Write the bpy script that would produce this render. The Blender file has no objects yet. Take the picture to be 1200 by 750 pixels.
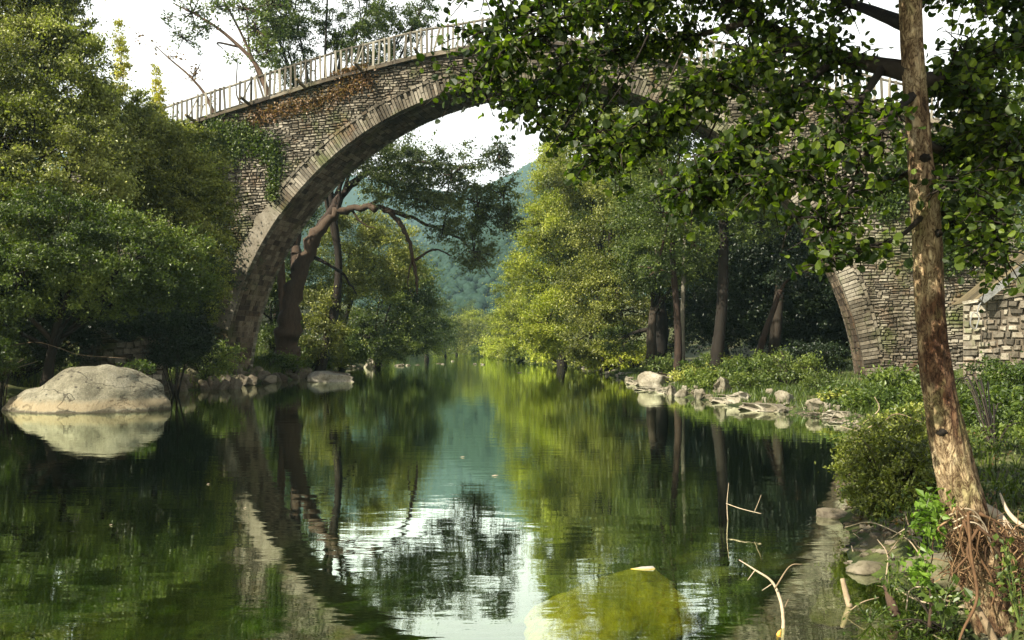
import bpy, math, random
import numpy as np
from mathutils import Vector, noise
random.seed(7); RNG = np.random.default_rng(7)
SC = bpy.context.scene; COL = SC.collection
PI = math.pi

# ------------------------------------------------------------------ camera, sky, sun
F = 1039.0; HOR = 406.0; CH = 1.85
cd = bpy.data.cameras.new('camera'); cam = bpy.data.objects.new('camera', cd); COL.objects.link(cam)
cam.location = (0, 0, CH); cam.rotation_euler = (PI/2, 0, 0)
cd.sensor_width = 36.0; cd.lens = 36.0*F/1200.0; cd.shift_y = (HOR-375)/1200.0
cd.clip_start = 0.05; cd.clip_end = 6000
SC.camera = cam
SUN_EL = math.radians(43); SUN_TO = Vector((-0.80, -0.60, 0)).normalized()
CLOUD = 0.6
w = bpy.data.worlds.new('World'); SC.world = w; w.use_nodes = True
nt = w.node_tree; nt.nodes.clear()
wo = nt.nodes.new('ShaderNodeOutputWorld'); bg = nt.nodes.new('ShaderNodeBackground')
sk = nt.nodes.new('ShaderNodeTexSky'); sk.sky_type = 'NISHITA'; sk.sun_disc = False
sk.sun_elevation = SUN_EL
sk.sun_rotation = math.atan2(SUN_TO.x, SUN_TO.y)
sk.air_density = 1.2; sk.dust_density = 1.0; sk.ozone_density = 0.6
bg.inputs['Strength'].default_value = 0.05
# bright white summer cloud bank standing all round the horizon, thinning out overhead
tcw = nt.nodes.new('ShaderNodeTexCoord'); sep = nt.nodes.new('ShaderNodeSeparateXYZ'); nt.links.new(tcw.outputs['Generated'], sep.inputs[0])
cn = nt.nodes.new('ShaderNodeTexNoise'); cn.inputs['Scale'].default_value = 3.2; cn.inputs['Detail'].default_value = 6; nt.links.new(tcw.outputs['Generated'], cn.inputs['Vector'])
ma = nt.nodes.new('ShaderNodeMath'); ma.operation = 'MULTIPLY_ADD'; nt.links.new(cn.outputs['Fac'], ma.inputs[0]); ma.inputs[1].default_value = -.35; nt.links.new(sep.outputs['Z'], ma.inputs[2])
cr_ = nt.nodes.new('ShaderNodeValToRGB'); nt.links.new(ma.outputs[0], cr_.inputs[0]); cr_.color_ramp.elements[0].position = .26; cr_.color_ramp.elements[0].color = (1, 1, 1, 1); cr_.color_ramp.elements[1].position = .52; cr_.color_ramp.elements[1].color = (0, 0, 0, 1)
bg2 = nt.nodes.new('ShaderNodeBackground'); bg2.inputs[0].default_value = (1, .985, .96, 1); bg2.inputs[1].default_value = CLOUD
mxw = nt.nodes.new('ShaderNodeMixShader'); nt.links.new(cr_.outputs[0], mxw.inputs[0]); nt.links.new(bg.outputs[0], mxw.inputs[1]); nt.links.new(bg2.outputs[0], mxw.inputs[2])
nt.links.new(sk.outputs[0], bg.inputs[0]); nt.links.new(mxw.outputs[0], wo.inputs[0])
sd = bpy.data.lights.new('sun', 'SUN'); sun = bpy.data.objects.new('sun', sd); COL.objects.link(sun)
sd.energy = 5.0; sd.angle = math.radians(0.5); sd.color = (1.0, 0.93, 0.78)
sv = Vector((SUN_TO.x*math.cos(SUN_EL), SUN_TO.y*math.cos(SUN_EL), math.sin(SUN_EL)))
sun.rotation_euler = sv.to_track_quat('Z', 'Y').to_euler(); sun.location = (-30, -30, 60)
SC.view_settings.view_transform = 'Standard'; SC.view_settings.look = 'None'
SC.view_settings.exposure = 1.6; SC.view_settings.gamma = 1.0
SC.render.engine = 'CYCLES'
SC.cycles.max_bounces = 6; SC.cycles.transparent_max_bounces = 12
SC.cycles.transmission_bounces = 3; SC.cycles.diffuse_bounces = 1; SC.cycles.glossy_bounces = 2

def W(px, py, Y):
    return Vector(((px-600)/F*Y, Y, CH-(py-HOR)/F*Y))

# ------------------------------------------------------------------ helpers
def tag(o, label=None, cat=None, group=None, kind=None):
    if label: o['label'] = label
    if cat: o['category'] = cat
    if group: o['group'] = group
    if kind: o['kind'] = kind
    return o
def empty(name, loc=(0, 0, 0), rz=0, label=None, cat=None, group=None):
    o = bpy.data.objects.new(name, None); COL.objects.link(o)
    o.location = loc; o.rotation_euler = (0, 0, rz); o.empty_display_size = .3
    return tag(o, label, cat, group)
def link(name, me, parent=None, loc=None, rot=None, scale=None):
    o = bpy.data.objects.new(name, me); COL.objects.link(o)
    if parent: o.parent = parent
    if loc is not None: o.location = loc
    if rot is not None: o.rotation_euler = rot
    if scale is not None: o.scale = scale
    return o
def np_mesh(name, V, T, m=None, tint=None, smooth=False):
    """V (n,3), T (k,3 or 4)"""
    me = bpy.data.meshes.new(name); V = np.asarray(V, np.float32); T = np.asarray(T, np.int32)
    k, s = T.shape
    me.vertices.add(len(V)); me.vertices.foreach_set('co', V.ravel())
    me.loops.add(k*s); me.loops.foreach_set('vertex_index', T.ravel())
    me.polygons.add(k); me.polygons.foreach_set('loop_start', np.arange(0, k*s, s, dtype=np.int32))
    me.polygons.foreach_set('loop_total', np.full(k, s, np.int32))
    me.polygons.foreach_set('use_smooth', np.full(k, smooth, bool))
    if tint is not None:
        a = me.attributes.new('tint', 'FLOAT', 'POINT'); a.data.foreach_set('value', np.asarray(tint, np.float32))
    me.update(calc_edges=True)
    if m: me.materials.append(m)
    return me
class MB:
    def __init__(s): s.v = []; s.f = []; s.t = []
    def add(s, vs, fs, t=None):
        b = len(s.v); s.v += [tuple(x) for x in vs]; s.f += [tuple(i+b for i in f) for f in fs]
        s.t += [random.random() if t is None else t]*len(vs)
    def box(s, c, h, R=None, jit=0, t=None):
        vs = []
        for dx, dy, dz in ((-1,-1,-1),(1,-1,-1),(1,1,-1),(-1,1,-1),(-1,-1,1),(1,-1,1),(1,1,1),(-1,1,1)):
            p = Vector((dx*h[0], dy*h[1], dz*h[2])) + Vector([random.uniform(-jit, jit) for _ in range(3)])
            if R: p = R @ p
            vs.append(Vector(c)+p)
        s.add(vs, [(0,3,2,1),(4,5,6,7),(0,1,5,4),(1,2,6,5),(2,3,7,6),(3,0,4,7)], t)
    def tube(s, pts, rad, n=6, t=None, jit=0):
        pts = [Vector(p) for p in pts]; k = len(pts); vs = []; fs = []
        up = Vector((0.13, 0.2, 1)).normalized(); prev = None
        for i, p in enumerate(pts):
            d = (pts[min(i+1, k-1)]-pts[max(i-1, 0)]).normalized()
            a = d.cross(prev if prev is not None and abs(d.dot(prev)) < .99 else (up if abs(d.dot(up)) < .95 else Vector((1, 0, 0)))).normalized()
            b = d.cross(a).normalized(); prev = b.cross(d)*-1 if False else (a.cross(d)).normalized()
            prev = a.cross(d).normalized()
            for j in range(n):
                q = 2*PI*j/n; r = rad[i]*(1+random.uniform(-jit, jit))
                vs.append(p+a*(math.cos(q)*r)+b*(math.sin(q)*r))
        # re-align rings to avoid twist
        for i in range(k-1):
            for j in range(n):
                fs.append((i*n+j, i*n+(j+1)%n, (i+1)*n+(j+1)%n, (i+1)*n+j))
        fs.append(tuple(range(n))[::-1]); fs.append(tuple((k-1)*n+j for j in range(n)))
        s.add(vs, fs, t)
    def build(s, name, m, parent=None, smooth=False):
        me = bpy.data.meshes.new(name); me.from_pydata(s.v, [], s.f)
        a = me.attributes.new('tint', 'FLOAT', 'POINT'); a.data.foreach_set('value', np.array(s.t, np.float32))
        if smooth: me.polygons.foreach_set('use_smooth', [True]*len(me.polygons))
        me.materials.append(m); me.update()
        return link(name, me, parent)
def rings_tube(path, n, rfun):
    """smooth tube without twist; path = list of (Vector, radius); rfun(i,frac,angle,pos)->radius factor"""
    pts = [p for p, r in path]; k = len(pts); V = []; ref = Vector((0, -1, 0))
    for i, (p, r) in enumerate(path):
        d = (pts[min(i+1, k-1)]-pts[max(i-1, 0)]).normalized()
        b = (ref-d*ref.dot(d)).normalized(); a = d.cross(b)
        for j in range(n):
            q = 2*PI*j/n; dirv = a*math.cos(q)+b*math.sin(q)
            V.append(p+dirv*r*rfun(i/(k-1), q, p+dirv*r))
    T = [(i*n+j, i*n+(j+1)%n, (i+1)*n+(j+1)%n, (i+1)*n+j) for i in range(k-1) for j in range(n)]
    return [tuple(v) for v in V], T
def spline(pts, m=8):
    """Catmull-Rom through (x,y,z[,r]) points"""
    P = np.array(pts, float); out = []
    Q = np.vstack([2*P[0]-P[1], P, 2*P[-1]-P[-2]])
    for i in range(1, len(Q)-2):
        for t in np.linspace(0, 1, m, endpoint=False):
            a, b, c, d = Q[i-1], Q[i], Q[i+1], Q[i+2]
            out.append(.5*((2*b)+(-a+c)*t+(2*a-5*b+4*c-d)*t*t+(-a+3*b-3*c+d)*t**3))
    out.append(P[-1]); return np.array(out)

# ------------------------------------------------------------------ materials
ORD = ['first', 'second', 'third', 'fourth', 'fifth', 'sixth', 'seventh', 'eighth', 'ninth', 'tenth', 'eleventh', 'twelfth', 'thirteenth', 'fourteenth', 'fifteenth', 'sixteenth', 'seventeenth', 'eighteenth', 'nineteenth', 'twentieth']
def ordinals(group, key, how):
    """give alike things of a group their place in the row"""
    by = {}
    for o in COL.objects:
        if o.get('group') == group: by.setdefault(o['label'], []).append(o)
    for lab, L in by.items():
        if 1 < len(L) <= 20:
            for k, o in enumerate(sorted(L, key=key)): o['label'] = ORD[k]+' '+how+' '+lab
def pxo(o): return o.location.x/max(o.location.y, 1)
class NT:
    def __init__(s, name):
        s.m = bpy.data.materials.new(name); s.m.use_nodes = True; s.t = s.m.node_tree; s.t.nodes.clear()
        s.out = s.n('ShaderNodeOutputMaterial')
    def n(s, typ, **kw):
        x = s.t.nodes.new(typ)
        for k, v in kw.items():
            if hasattr(x, k) and k not in ('Scale',): setattr(x, k, v)
            else: x.inputs[k].default_value = v
        return x
    def l(s, a, b): s.t.links.new(a, b)
    def noise(s, scale, detail=6, rough=.6, vec=None, dist=0):
        x = s.n('ShaderNodeTexNoise'); x.inputs['Scale'].default_value = scale; x.inputs['Detail'].default_value = detail
        x.inputs['Roughness'].default_value = rough; x.inputs['Distortion'].default_value = dist
        if vec is not None: s.l(vec, x.inputs['Vector'])
        return x.outputs['Fac']
    def ramp(s, fac, stops):
        r = s.n('ShaderNodeValToRGB'); e = r.color_ramp.elements
        while len(e) < len(stops): e.new(.5)
        for i, (p, c) in enumerate(stops): e[i].position = p; e[i].color = (*c, 1) if len(c) == 3 else c
        s.l(fac, r.inputs[0]); return r.outputs[0]
    def mix(s, a, b, fac, mode='MIX'):
        x = s.n('ShaderNodeMix', data_type='RGBA', blend_type=mode)
        for inp, v in ((x.inputs['Factor'], fac), (x.inputs[6], a), (x.inputs[7], b)):
            if isinstance(v, (int, float)): inp.default_value = v
            elif isinstance(v, tuple): inp.default_value = (*v, 1)
            else: s.l(v, inp)
        return x.outputs[2]
    def coord(s, scale=(1, 1, 1), kind='Object'):
        c = s.n('ShaderNodeTexCoord'); m = s.n('ShaderNodeMapping'); m.inputs['Scale'].default_value = scale
        s.l(c.outputs[kind], m.inputs[0]); return m.outputs[0]
    def pos(s, scale=(1, 1, 1)):
        g = s.n('ShaderNodeNewGeometry'); m = s.n('ShaderNodeMapping'); m.inputs['Scale'].default_value = scale
        s.l(g.outputs['Position'], m.inputs[0]); return m.outputs[0]
    def attr(s, name='tint'):
        a = s.n('ShaderNodeAttribute'); a.attribute_name = name; return a.outputs['Fac']
    def math(s, op, a, b):
        x = s.n('ShaderNodeMath', operation=op)
        for i, v in enumerate((a, b)):
            if isinstance(v, (int, float)): x.inputs[i].default_value = v
            else: s.l(v, x.inputs[i])
        return x.outputs[0]
    def bump(s, h, strength=.5, dist=.02):
        b = s.n('ShaderNodeBump'); b.inputs['Strength'].default_value = strength; b.inputs['Distance'].default_value = dist
        s.l(h, b.inputs['Height']); return b.outputs[0]
    def principled(s, col, rough=.8, spec=.3, nrm=None):
        p = s.n('ShaderNodeBsdfPrincipled'); p.inputs['Specular IOR Level'].default_value = spec
        if isinstance(col, tuple): p.inputs['Base Color'].default_value = (*col, 1)
        else: s.l(col, p.inputs['Base Color'])
        if isinstance(rough, (int, float)): p.inputs['Roughness'].default_value = rough
        else: s.l(rough, p.inputs['Roughness'])
        if nrm is not None: s.l(nrm, p.inputs['Normal'])
        return p
    def done(s, sh): s.l(sh.outputs[0], s.out.inputs['Surface']); return s.m

def leaf_mat(name, dark, mid, light, trans=.35, rough=.45, spec=.35, tcol=None):
    n = NT(name); c = n.ramp(n.attr(), [(0, dark), (.5, mid), (1, light)])
    big = n.noise(.35, 3, .5, n.pos()); c = n.mix(c, n.mix(c, (.55, .62, .35), .8, 'MULTIPLY'), n.ramp(big, [(.42, (0, 0, 0)), (.62, (1, 1, 1))]))
    p = n.principled(c, rough, spec)
    t = n.n('ShaderNodeBsdfTranslucent'); tc = n.mix(c, tcol or (1.6, 1.9, .55), 1.0, 'MULTIPLY'); n.l(tc, t.inputs[0])
    mx = n.n('ShaderNodeMixShader'); mx.inputs[0].default_value = trans
    n.l(p.outputs[0], mx.inputs[1]); n.l(t.outputs[0], mx.inputs[2]); return n.done(mx)
def stone_mat(name, cols, scale=3., bumpd=.03, moss=0, rough=.9, bands=None):
    n = NT(name); v = n.pos()
    a = n.noise(scale, 8, .65, v, .4); b = n.noise(scale*6, 6, .7, v)
    c = n.ramp(n.math('ADD', n.math('MULTIPLY', a, .6), n.math('MULTIPLY', n.attr(), .4)), [(.3, cols[0]), (.5, cols[1]), (.72, cols[2])])
    c = n.mix(c, (.35, .33, .3), n.ramp(b, [(.5, (0, 0, 0)), (.68, (.9, .9, .9))]), 'MULTIPLY')
    if moss:
        g = n.noise(.55, 5, .65, v, .3); c = n.mix(c, (.07, .085, .02), n.ramp(g, [(.52, (0, 0, 0)), (.66, (moss, moss, moss))]))
        o = n.noise(.9, 4, .6, n.pos((1, 1, 1.3)), .6); c = n.mix(c, (.17, .10, .05), n.ramp(o, [(.56, (0, 0, 0)), (.72, (moss*.7,)*3)]))
    st = n.noise(.28, 6, .7, n.pos((1, 1, .6)), .8); c = n.mix(c, (.5, .47, .42), n.ramp(st, [(.46, (0, 0, 0)), (.60, (1, 1, 1))]), 'MULTIPLY')
    h = n.math('ADD', n.math('MULTIPLY', a, .6), n.math('MULTIPLY', b, .4))
    return n.done(n.principled(c, rough, .2, n.bump(h, .8, bumpd)))
def wood_mat(name, cols, scale=(3, 3, 3), bumpd=.01):
    n = NT(name); v = n.pos(scale); a = n.noise(3, 8, .7, v, .5)
    f = n.math('ADD', n.math('MULTIPLY', a, .55), n.math('MULTIPLY', n.attr(), .45))
    c = n.ramp(f, [(.25, cols[0]), (.5, cols[1]), (.75, cols[2])])
    return n.done(n.principled(c, .85, .2, n.bump(a, .7, bumpd)))
M = {}
M['leaf_near'] = leaf_mat('alder_leaf', (.008, .016, .002), (.030, .052, .006), (.14, .18, .016), .46, .5, .28)
M['leaf_olive'] = leaf_mat('shrub_leaf', (.045, .052, .009), (.14, .15, .027), (.32, .32, .07), .25)
M['leaf_sage'] = leaf_mat('sage_leaf', (.055, .062, .016), (.165, .172, .042), (.38, .38, .11), .25)
M['leaf_mid'] = leaf_mat('mid_leaf', (.018, .03, .005), (.06, .084, .015), (.15, .18, .035), .3)
M['leaf_shade_dark'] = leaf_mat('shade_dark_leaf', (.006, .012, .003), (.013, .024, .006), (.028, .042, .012), .2)  # leaf colour darkened to deepen the shade under and behind the trees
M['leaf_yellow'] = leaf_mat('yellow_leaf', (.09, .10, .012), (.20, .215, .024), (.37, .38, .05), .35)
M['leaf_hill_haze'] = leaf_mat('hill_leaf_haze_tint', (.014, .030, .021), (.017, .036, .025), (.021, .042, .028), .05, .8, .1)  # distance haze put into the leaf colour as a teal tint
M['leaf_gold'] = leaf_mat('gold_leaf', (.25, .2, .03), (.4, .34, .05), (.55, .5, .1), .35)
M['leaf_grey'] = leaf_mat('willow_leaf', (.03, .04, .014), (.075, .095, .032), (.16, .185, .06), .25)
M['leaf_herb'] = leaf_mat('herb_leaf', (.018, .032, .005), (.046, .072, .011), (.115, .15, .024), .3)
M['leaf_lime'] = leaf_mat('lime_leaf', (.06, .11, .012), (.11, .18, .02), (.17, .26, .035), .4)
M['leaf_brown'] = leaf_mat('dead_leaf', (.08, .04, .015), (.15, .08, .03), (.25, .16, .07), .2)
M['stone'] = stone_mat('rubble_stone', ((.06, .052, .038), (.165, .143, .108), (.32, .285, .22)), 2.5, .02, .9)
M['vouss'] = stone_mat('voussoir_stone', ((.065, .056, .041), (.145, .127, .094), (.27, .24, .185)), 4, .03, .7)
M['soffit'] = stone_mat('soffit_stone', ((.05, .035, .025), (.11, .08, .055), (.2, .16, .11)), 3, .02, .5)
M['mortar'] = stone_mat('mortar', ((.05, .04, .028), (.095, .078, .056), (.15, .125, .09)), 4, .02, .6)
M['plaster'] = stone_mat('lime_render', ((.15, .132, .10), (.21, .185, .14), (.28, .25, .195)), 1.5, .01, .15)
M['rock'] = stone_mat('river_rock', ((.10, .085, .06), (.225, .20, .15), (.39, .355, .285)), 2.2, .04, .12)
M['rockdark'] = stone_mat('wet_rock', ((.05, .04, .03), (.12, .10, .07), (.22, .19, .14)), 3, .03, .4)
M['bark'] = wood_mat('dark_bark', ((.006, .0045, .003), (.015, .011, .007), (.036, .027, .018)), (2, 2, .6), .03)
M['bark_red'] = wood_mat('red_bark', ((.016, .010, .007), (.045, .027, .017), (.11, .07, .042)), (3, 3, .8), .03)
M['bark_old'] = wood_mat('old_bark', ((.008, .0055, .004), (.024, .015, .010), (.06, .04, .025)), (3, 3, .8), .04)
M['twig'] = wood_mat('dry_twig', ((.12, .085, .05), (.23, .175, .11), (.38, .31, .22)), (6, 6, 6))
M['root'] = wood_mat('root_fibre', ((.035, .018, .009), (.10, .054, .025), (.25, .16, .08)), (5, 5, 5))
M['rail'] = wood_mat('weathered_wood', ((.04, .034, .024), (.11, .098, .072), (.24, .22, .17)), (4, 4, 2))
M['rail_dark'] = wood_mat('mossy_beam', ((.03, .025, .015), (.07, .055, .03), (.14, .11, .06)), (4, 4, 2))

def boulder_mat():
    n = NT('boulder'); v = n.pos(); a = n.noise(1.6, 9, .65, v, .6); b = n.noise(14, 6, .75, v)
    c = n.ramp(a, [(.32, (.06, .055, .036)), (.48, (.135, .122, .082)), (.68, (.235, .215, .155))])
    c = n.mix(c, (.10, .088, .06), n.ramp(b, [(.50, (0, 0, 0)), (.62, (1, 1, 1))]))
    b2 = n.noise(30, 5, .8, n.pos((1, 1, 1.5))); c = n.mix(c, (.34, .31, .23), n.ramp(b2, [(.55, (0, 0, 0)), (.68, (.8, .8, .8))]))
    ck = n.math('ABSOLUTE', n.math('SUBTRACT', n.noise(.55, 5, .6, n.pos((1, 1, 2.2)), .8), .5), 0); ckl = n.ramp(ck, [(.002, (.85, .85, .85)), (.009, (0, 0, 0))])
    c = n.mix(c, (.025, .02, .014), ckl)
    sp = n.n('ShaderNodeTexVoronoi'); sp.inputs['Scale'].default_value = 3.2; n.l(n.pos((1, 1, 1.6)), sp.inputs['Vector'])
    c = n.mix(c, (.03, .025, .02), n.ramp(sp.outputs['Distance'], [(.08, (.9, .9, .9)), (.2, (0, 0, 0))]))
    g = n.n('ShaderNodeNewGeometry'); s = n.n('ShaderNodeSeparateXYZ'); n.l(g.outputs['Position'], s.inputs[0])
    z = n.math('ADD', s.outputs['Z'], n.math('MULTIPLY', n.math('SUBTRACT', n.noise(1.9, 8, .72, v), .5), .42))
    zz = n.math('DIVIDE', z, 1.0)
    band = n.ramp(zz, [(.06, (0, 0, 0)), (.12, (1, 1, 1)), (.26, (1, 1, 1)), (.40, (0, 0, 0))])
    c = n.mix(c, (.25, .19, .11), n.math('MULTIPLY', band, .6))
    c = n.mix(c, (.05, .04, .025), n.ramp(zz, [(.03, (.9, .9, .9)), (.09, (0, 0, 0))]))
    return n.done(n.principled(c, .9, .2, n.bump(n.math('ADD', a, n.math('SUBTRACT', n.math('MULTIPLY', b, .7), n.math('MULTIPLY', ckl, .5))), 1., .06)))
M['boulder'] = boulder_mat()
def fg_bark():
    n = NT('alder_bark'); v = n.pos((1, 1, .35)); a = n.noise(14, 9, .7, v, .5); b = n.noise(3.0, 4, .6, n.pos((1, 1, .6)), .4)
    rg = n.math('SUBTRACT', .5, n.math('MULTIPLY', n.math('ABSOLUTE', n.math('SUBTRACT', n.noise(20, 7, .72, n.pos((1, 1, .4)), 1.2), .5), 0), 6))
    cr = n.math('ADD', n.math('MULTIPLY', n.noise(55, 5, .7, n.pos((1, 1, .5)), .3), .55), n.math('MULTIPLY', n.math('MAXIMUM', rg, 0), .6))
    c = n.ramp(a, [(.30, (.045, .024, .012)), (.42, (.16, .10, .05)), (.55, (.36, .26, .145)), (.72, (.52, .42, .27))])
    c = n.mix(c, (.075, .028, .012), n.ramp(b, [(.50, (0, 0, 0)), (.60, (.85, .85, .85))]))
    l = n.noise(5, 5, .6, n.pos((1, 1, .5))); c = n.mix(c, (.22, .22, .08), n.ramp(l, [(.55, (0, 0, 0)), (.7, (.6, .6, .6))]))
    c = n.mix(c, (.22, .15, .11), n.ramp(cr, [(.40, (0, 0, 0)), (.58, (1, 1, 1))]), 'MULTIPLY')
    return n.done(n.principled(c, .85, .2, n.bump(n.math('SUBTRACT', a, cr), 1., .025)))
M['fgbark'] = fg_bark()
def ground_mat():
    n = NT('ground_soil'); v = n.pos(); a = n.noise(.8, 8, .65, v); b = n.noise(9, 6, .7, v)
    land = n.ramp(a, [(.35, (.035, .05, .012)), (.5, (.06, .07, .02)), (.65, (.10, .075, .04))])
    land = n.mix(land, (.45, .4, .35), n.ramp(b, [(.45, (0, 0, 0)), (.7, (1, 1, 1))]), 'MULTIPLY')
    bed = n.ramp(n.noise(.9, 6, .65, v, .8), [(.3, (.008, .016, .003)), (.46, (.022, .04, .006)), (.6, (.065, .095, .012)), (.76, (.17, .16, .035))])
    vor = n.n('ShaderNodeTexVoronoi'); vor.inputs['Scale'].default_value = 2.3; n.l(n.pos(), vor.inputs['Vector'])
    bed = n.mix(bed, (.25, .3, .2), n.ramp(vor.outputs['Distance'], [(.3, (0, 0, 0)), (.6, (1, 1, 1))]), 'MULTIPLY')
    bed = n.mix(bed, (.3, .3, .3), n.ramp(b, [(.45, (0, 0, 0)), (.65, (1, 1, 1))]), 'MULTIPLY')
    g = n.n('ShaderNodeNewGeometry'); s = n.n('ShaderNodeSeparateXYZ'); n.l(g.outputs['Position'], s.inputs[0])
    f = n.ramp(n.math('MULTIPLY', s.outputs['Z'], 5), [(0, (0, 0, 0)), (.5, (1, 1, 1))])
    c = n.mix(bed, land, f)
    return n.done(n.principled(c, .9, .2, n.bump(b, .8, .05)))
M['ground'] = ground_mat()
def water_mat():
    n = NT('river_water')
    w1 = n.noise(1.0, 3, .5, n.pos((.9, 2.6, 1)), .3); w2 = n.noise(5.5, 3, .55, n.pos((1, 2.4, 1)), .2)
    calm = n.ramp(n.noise(.12, 2, .5, n.pos((.5, 1, 1))), [(.35, (.25, .25, .25)), (.65, (1, 1, 1))])
    h = n.math('ADD', w1, n.math('MULTIPLY', n.math('MULTIPLY', w2, calm), .16))
    nb = n.bump(h, .15, .018)
    gl = n.n('ShaderNodeBsdfGlossy'); gl.inputs['Roughness'].default_value = .015; gl.inputs['Color'].default_value = (.84, .92, .78, 1); n.l(nb, gl.inputs['Normal'])
    tr = n.n('ShaderNodeBsdfTransparent'); tr.inputs[0].default_value = (.52, .64, .24, 1)
    fr = n.n('ShaderNodeLayerWeight'); fr.inputs['Blend'].default_value = .5; n.l(nb, fr.inputs['Normal'])
    f = n.math('ADD', n.math('MULTIPLY', n.math('POWER', fr.outputs['Facing'], 4.2), 2.35), .02); f = n.math('MINIMUM', f, 1.0)
    mx = n.n('ShaderNodeMixShader'); n.l(f, mx.inputs[0]); n.l(tr.outputs[0], mx.inputs[1]); n.l(gl.outputs[0], mx.inputs[2])
    return n.done(mx)
M['water'] = water_mat()
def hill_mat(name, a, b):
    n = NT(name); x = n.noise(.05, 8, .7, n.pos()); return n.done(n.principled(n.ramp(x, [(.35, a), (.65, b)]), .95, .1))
M['hill'] = hill_mat('hill_forest_haze_tint', (.012, .026, .018), (.02, .04, .027))  # slopes coloured bluish to carry part of the valley haze

# ------------------------------------------------------------------ ground and water
XL = ([-40, 10, 20, 27, 33, 38, 43, 50, 62, 80, 107, 150, 230, 262, 300], [-17, -16.5, -16, -15.5, -15, -13.2, -12.7, -12.5, -12.8, -13.8, -16.6, -22, -31, -30, -30])
XR = ([-40, 5, 7, 10, 14, 19, 21, 23, 25, 27, 33, 44, 50, 80, 107, 150, 200, 240, 262, 300], [3.0, 2.8, 2.95, 3.6, 5.4, 7.4, 7.9, 8.1, 7.6, 7.0, 6.3, 6.0, 6.4, 6.0, 1.5, -3, -7.7, -14, -29.5, -30])
def ground_z(X, Y):
    X = np.asarray(X, float); Y = np.asarray(Y, float)
    wob = .25*np.sin(Y*1.3+.7)+.15*np.sin(Y*3.1)
    xl = np.interp(Y, *XL)+wob; xr = np.interp(Y, *XR)+.5*wob
    dl = xl-X; dr = X-xr
    zl = np.interp(dl, [0, .6, 3, 6, 12, 20, 60, 200], [0, .35, 1.0, 2.4, 8, 13, 22, 40])
    zr = np.interp(dr, [0, .5, 3, 8, 13, 17, 28, 45, 200], [0, .15, .35, .55, .9, 2.2, 8.5, 12, 35])
    near = np.clip((17-Y)/5, 0, 1); zr = zr+near*np.interp(dr, [0, .5, 1.5, 3, 6, 12], [0, .1, .3, .55, .5, 0])
    inside = np.minimum(-dl, -dr)
    depth = np.interp(inside, [0, .5, 2, 4, 8], [0, -.22, -.6, -1.1, -1.8])
    z = np.where(dl > 0, zl, np.where(dr > 0, zr, depth))
    z = np.where((dl > 0) & (dr > 0), np.maximum(zl, zr)*.3+.3, z)
    z = z+np.clip(Y-262, 0, 1e9)*.02
    n = .10*np.sin(X*1.7+Y*.9)*np.sin(Y*1.3-X*.4)+.05*np.sin(X*4.1+1)*np.sin(Y*3.7)
    return z+n*np.clip(np.abs(z)*1.6, .05, 1)
xs = np.concatenate([np.arange(-600, -60, 40), np.arange(-60, -24, 3), np.arange(-24, 30, .35), np.arange(30, 60, 3), np.arange(60, 641, 40)])
ys = np.concatenate([np.arange(-60, 0, 4), np.arange(0, 60, .4), np.arange(60, 300, 4), np.arange(300, 2600, 80)])
GX, GY = np.meshgrid(xs, ys); GZ = ground_z(GX, GY)
nx, ny = len(xs), len(ys); idx = np.arange(nx*ny).reshape(ny, nx)
T = np.stack([idx[:-1, :-1].ravel(), idx[:-1, 1:].ravel(), idx[1:, 1:].ravel(), idx[1:, :-1].ravel()], 1)
g = link('ground', np_mesh('ground', np.stack([GX.ravel(), GY.ravel(), GZ.ravel()], 1), T, M['ground'], smooth=True)); tag(g, kind='structure')
g['label'] = 'grassy river banks and green stony river bed'
wt = link('river_water', np_mesh('river_water', [(-60, -50, 0), (45, -50, 0), (45, 300, 0), (-60, 300, 0)], [(0, 1, 2, 3)], M['water']))
tag(wt, 'still dark green river mirroring the trees', kind='structure')
def GZf(x, y): return float(ground_z(x, y))

def hill(name, Y0, Y1, prof, seed, label):
    xs = np.linspace(-1300, 1300, 140); ys = np.linspace(Y0, Y1, 40); X, Y = np.meshgrid(xs, ys)
    t = (Y-Y0)/(Y1-Y0); px = 600+F*X/((Y0+Y1)/2); top = np.interp(px, *prof)
    H = CH+(HOR-top)/F*Y1
    Z = H*np.sin(np.clip(t, 0, 1)*PI/2)**.9 + 6*np.sin(X*.021+seed)*np.sin(Y*.017)*t + 3*np.sin(X*.06+seed*2)*np.sin(Y*.05)*t
    Z[0] = -2
    n1, n2 = len(xs), len(ys); id_ = np.arange(n1*n2).reshape(n2, n1)
    T = np.stack([id_[:-1, :-1].ravel(), id_[:-1, 1:].ravel(), id_[1:, 1:].ravel(), id_[1:, :-1].ravel()], 1)
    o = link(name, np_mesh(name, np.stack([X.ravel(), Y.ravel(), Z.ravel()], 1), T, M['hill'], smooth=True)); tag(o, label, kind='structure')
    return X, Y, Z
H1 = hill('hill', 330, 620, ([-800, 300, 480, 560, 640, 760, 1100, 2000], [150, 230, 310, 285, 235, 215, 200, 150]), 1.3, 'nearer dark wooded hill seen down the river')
H2 = hill('hill', 900, 1500, ([-800, 300, 520, 580, 640, 760, 1100, 2000], [150, 200, 240, 230, 205, 205, 205, 170]), 4.1, 'farther hazy blue green hill closing the valley')

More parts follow.
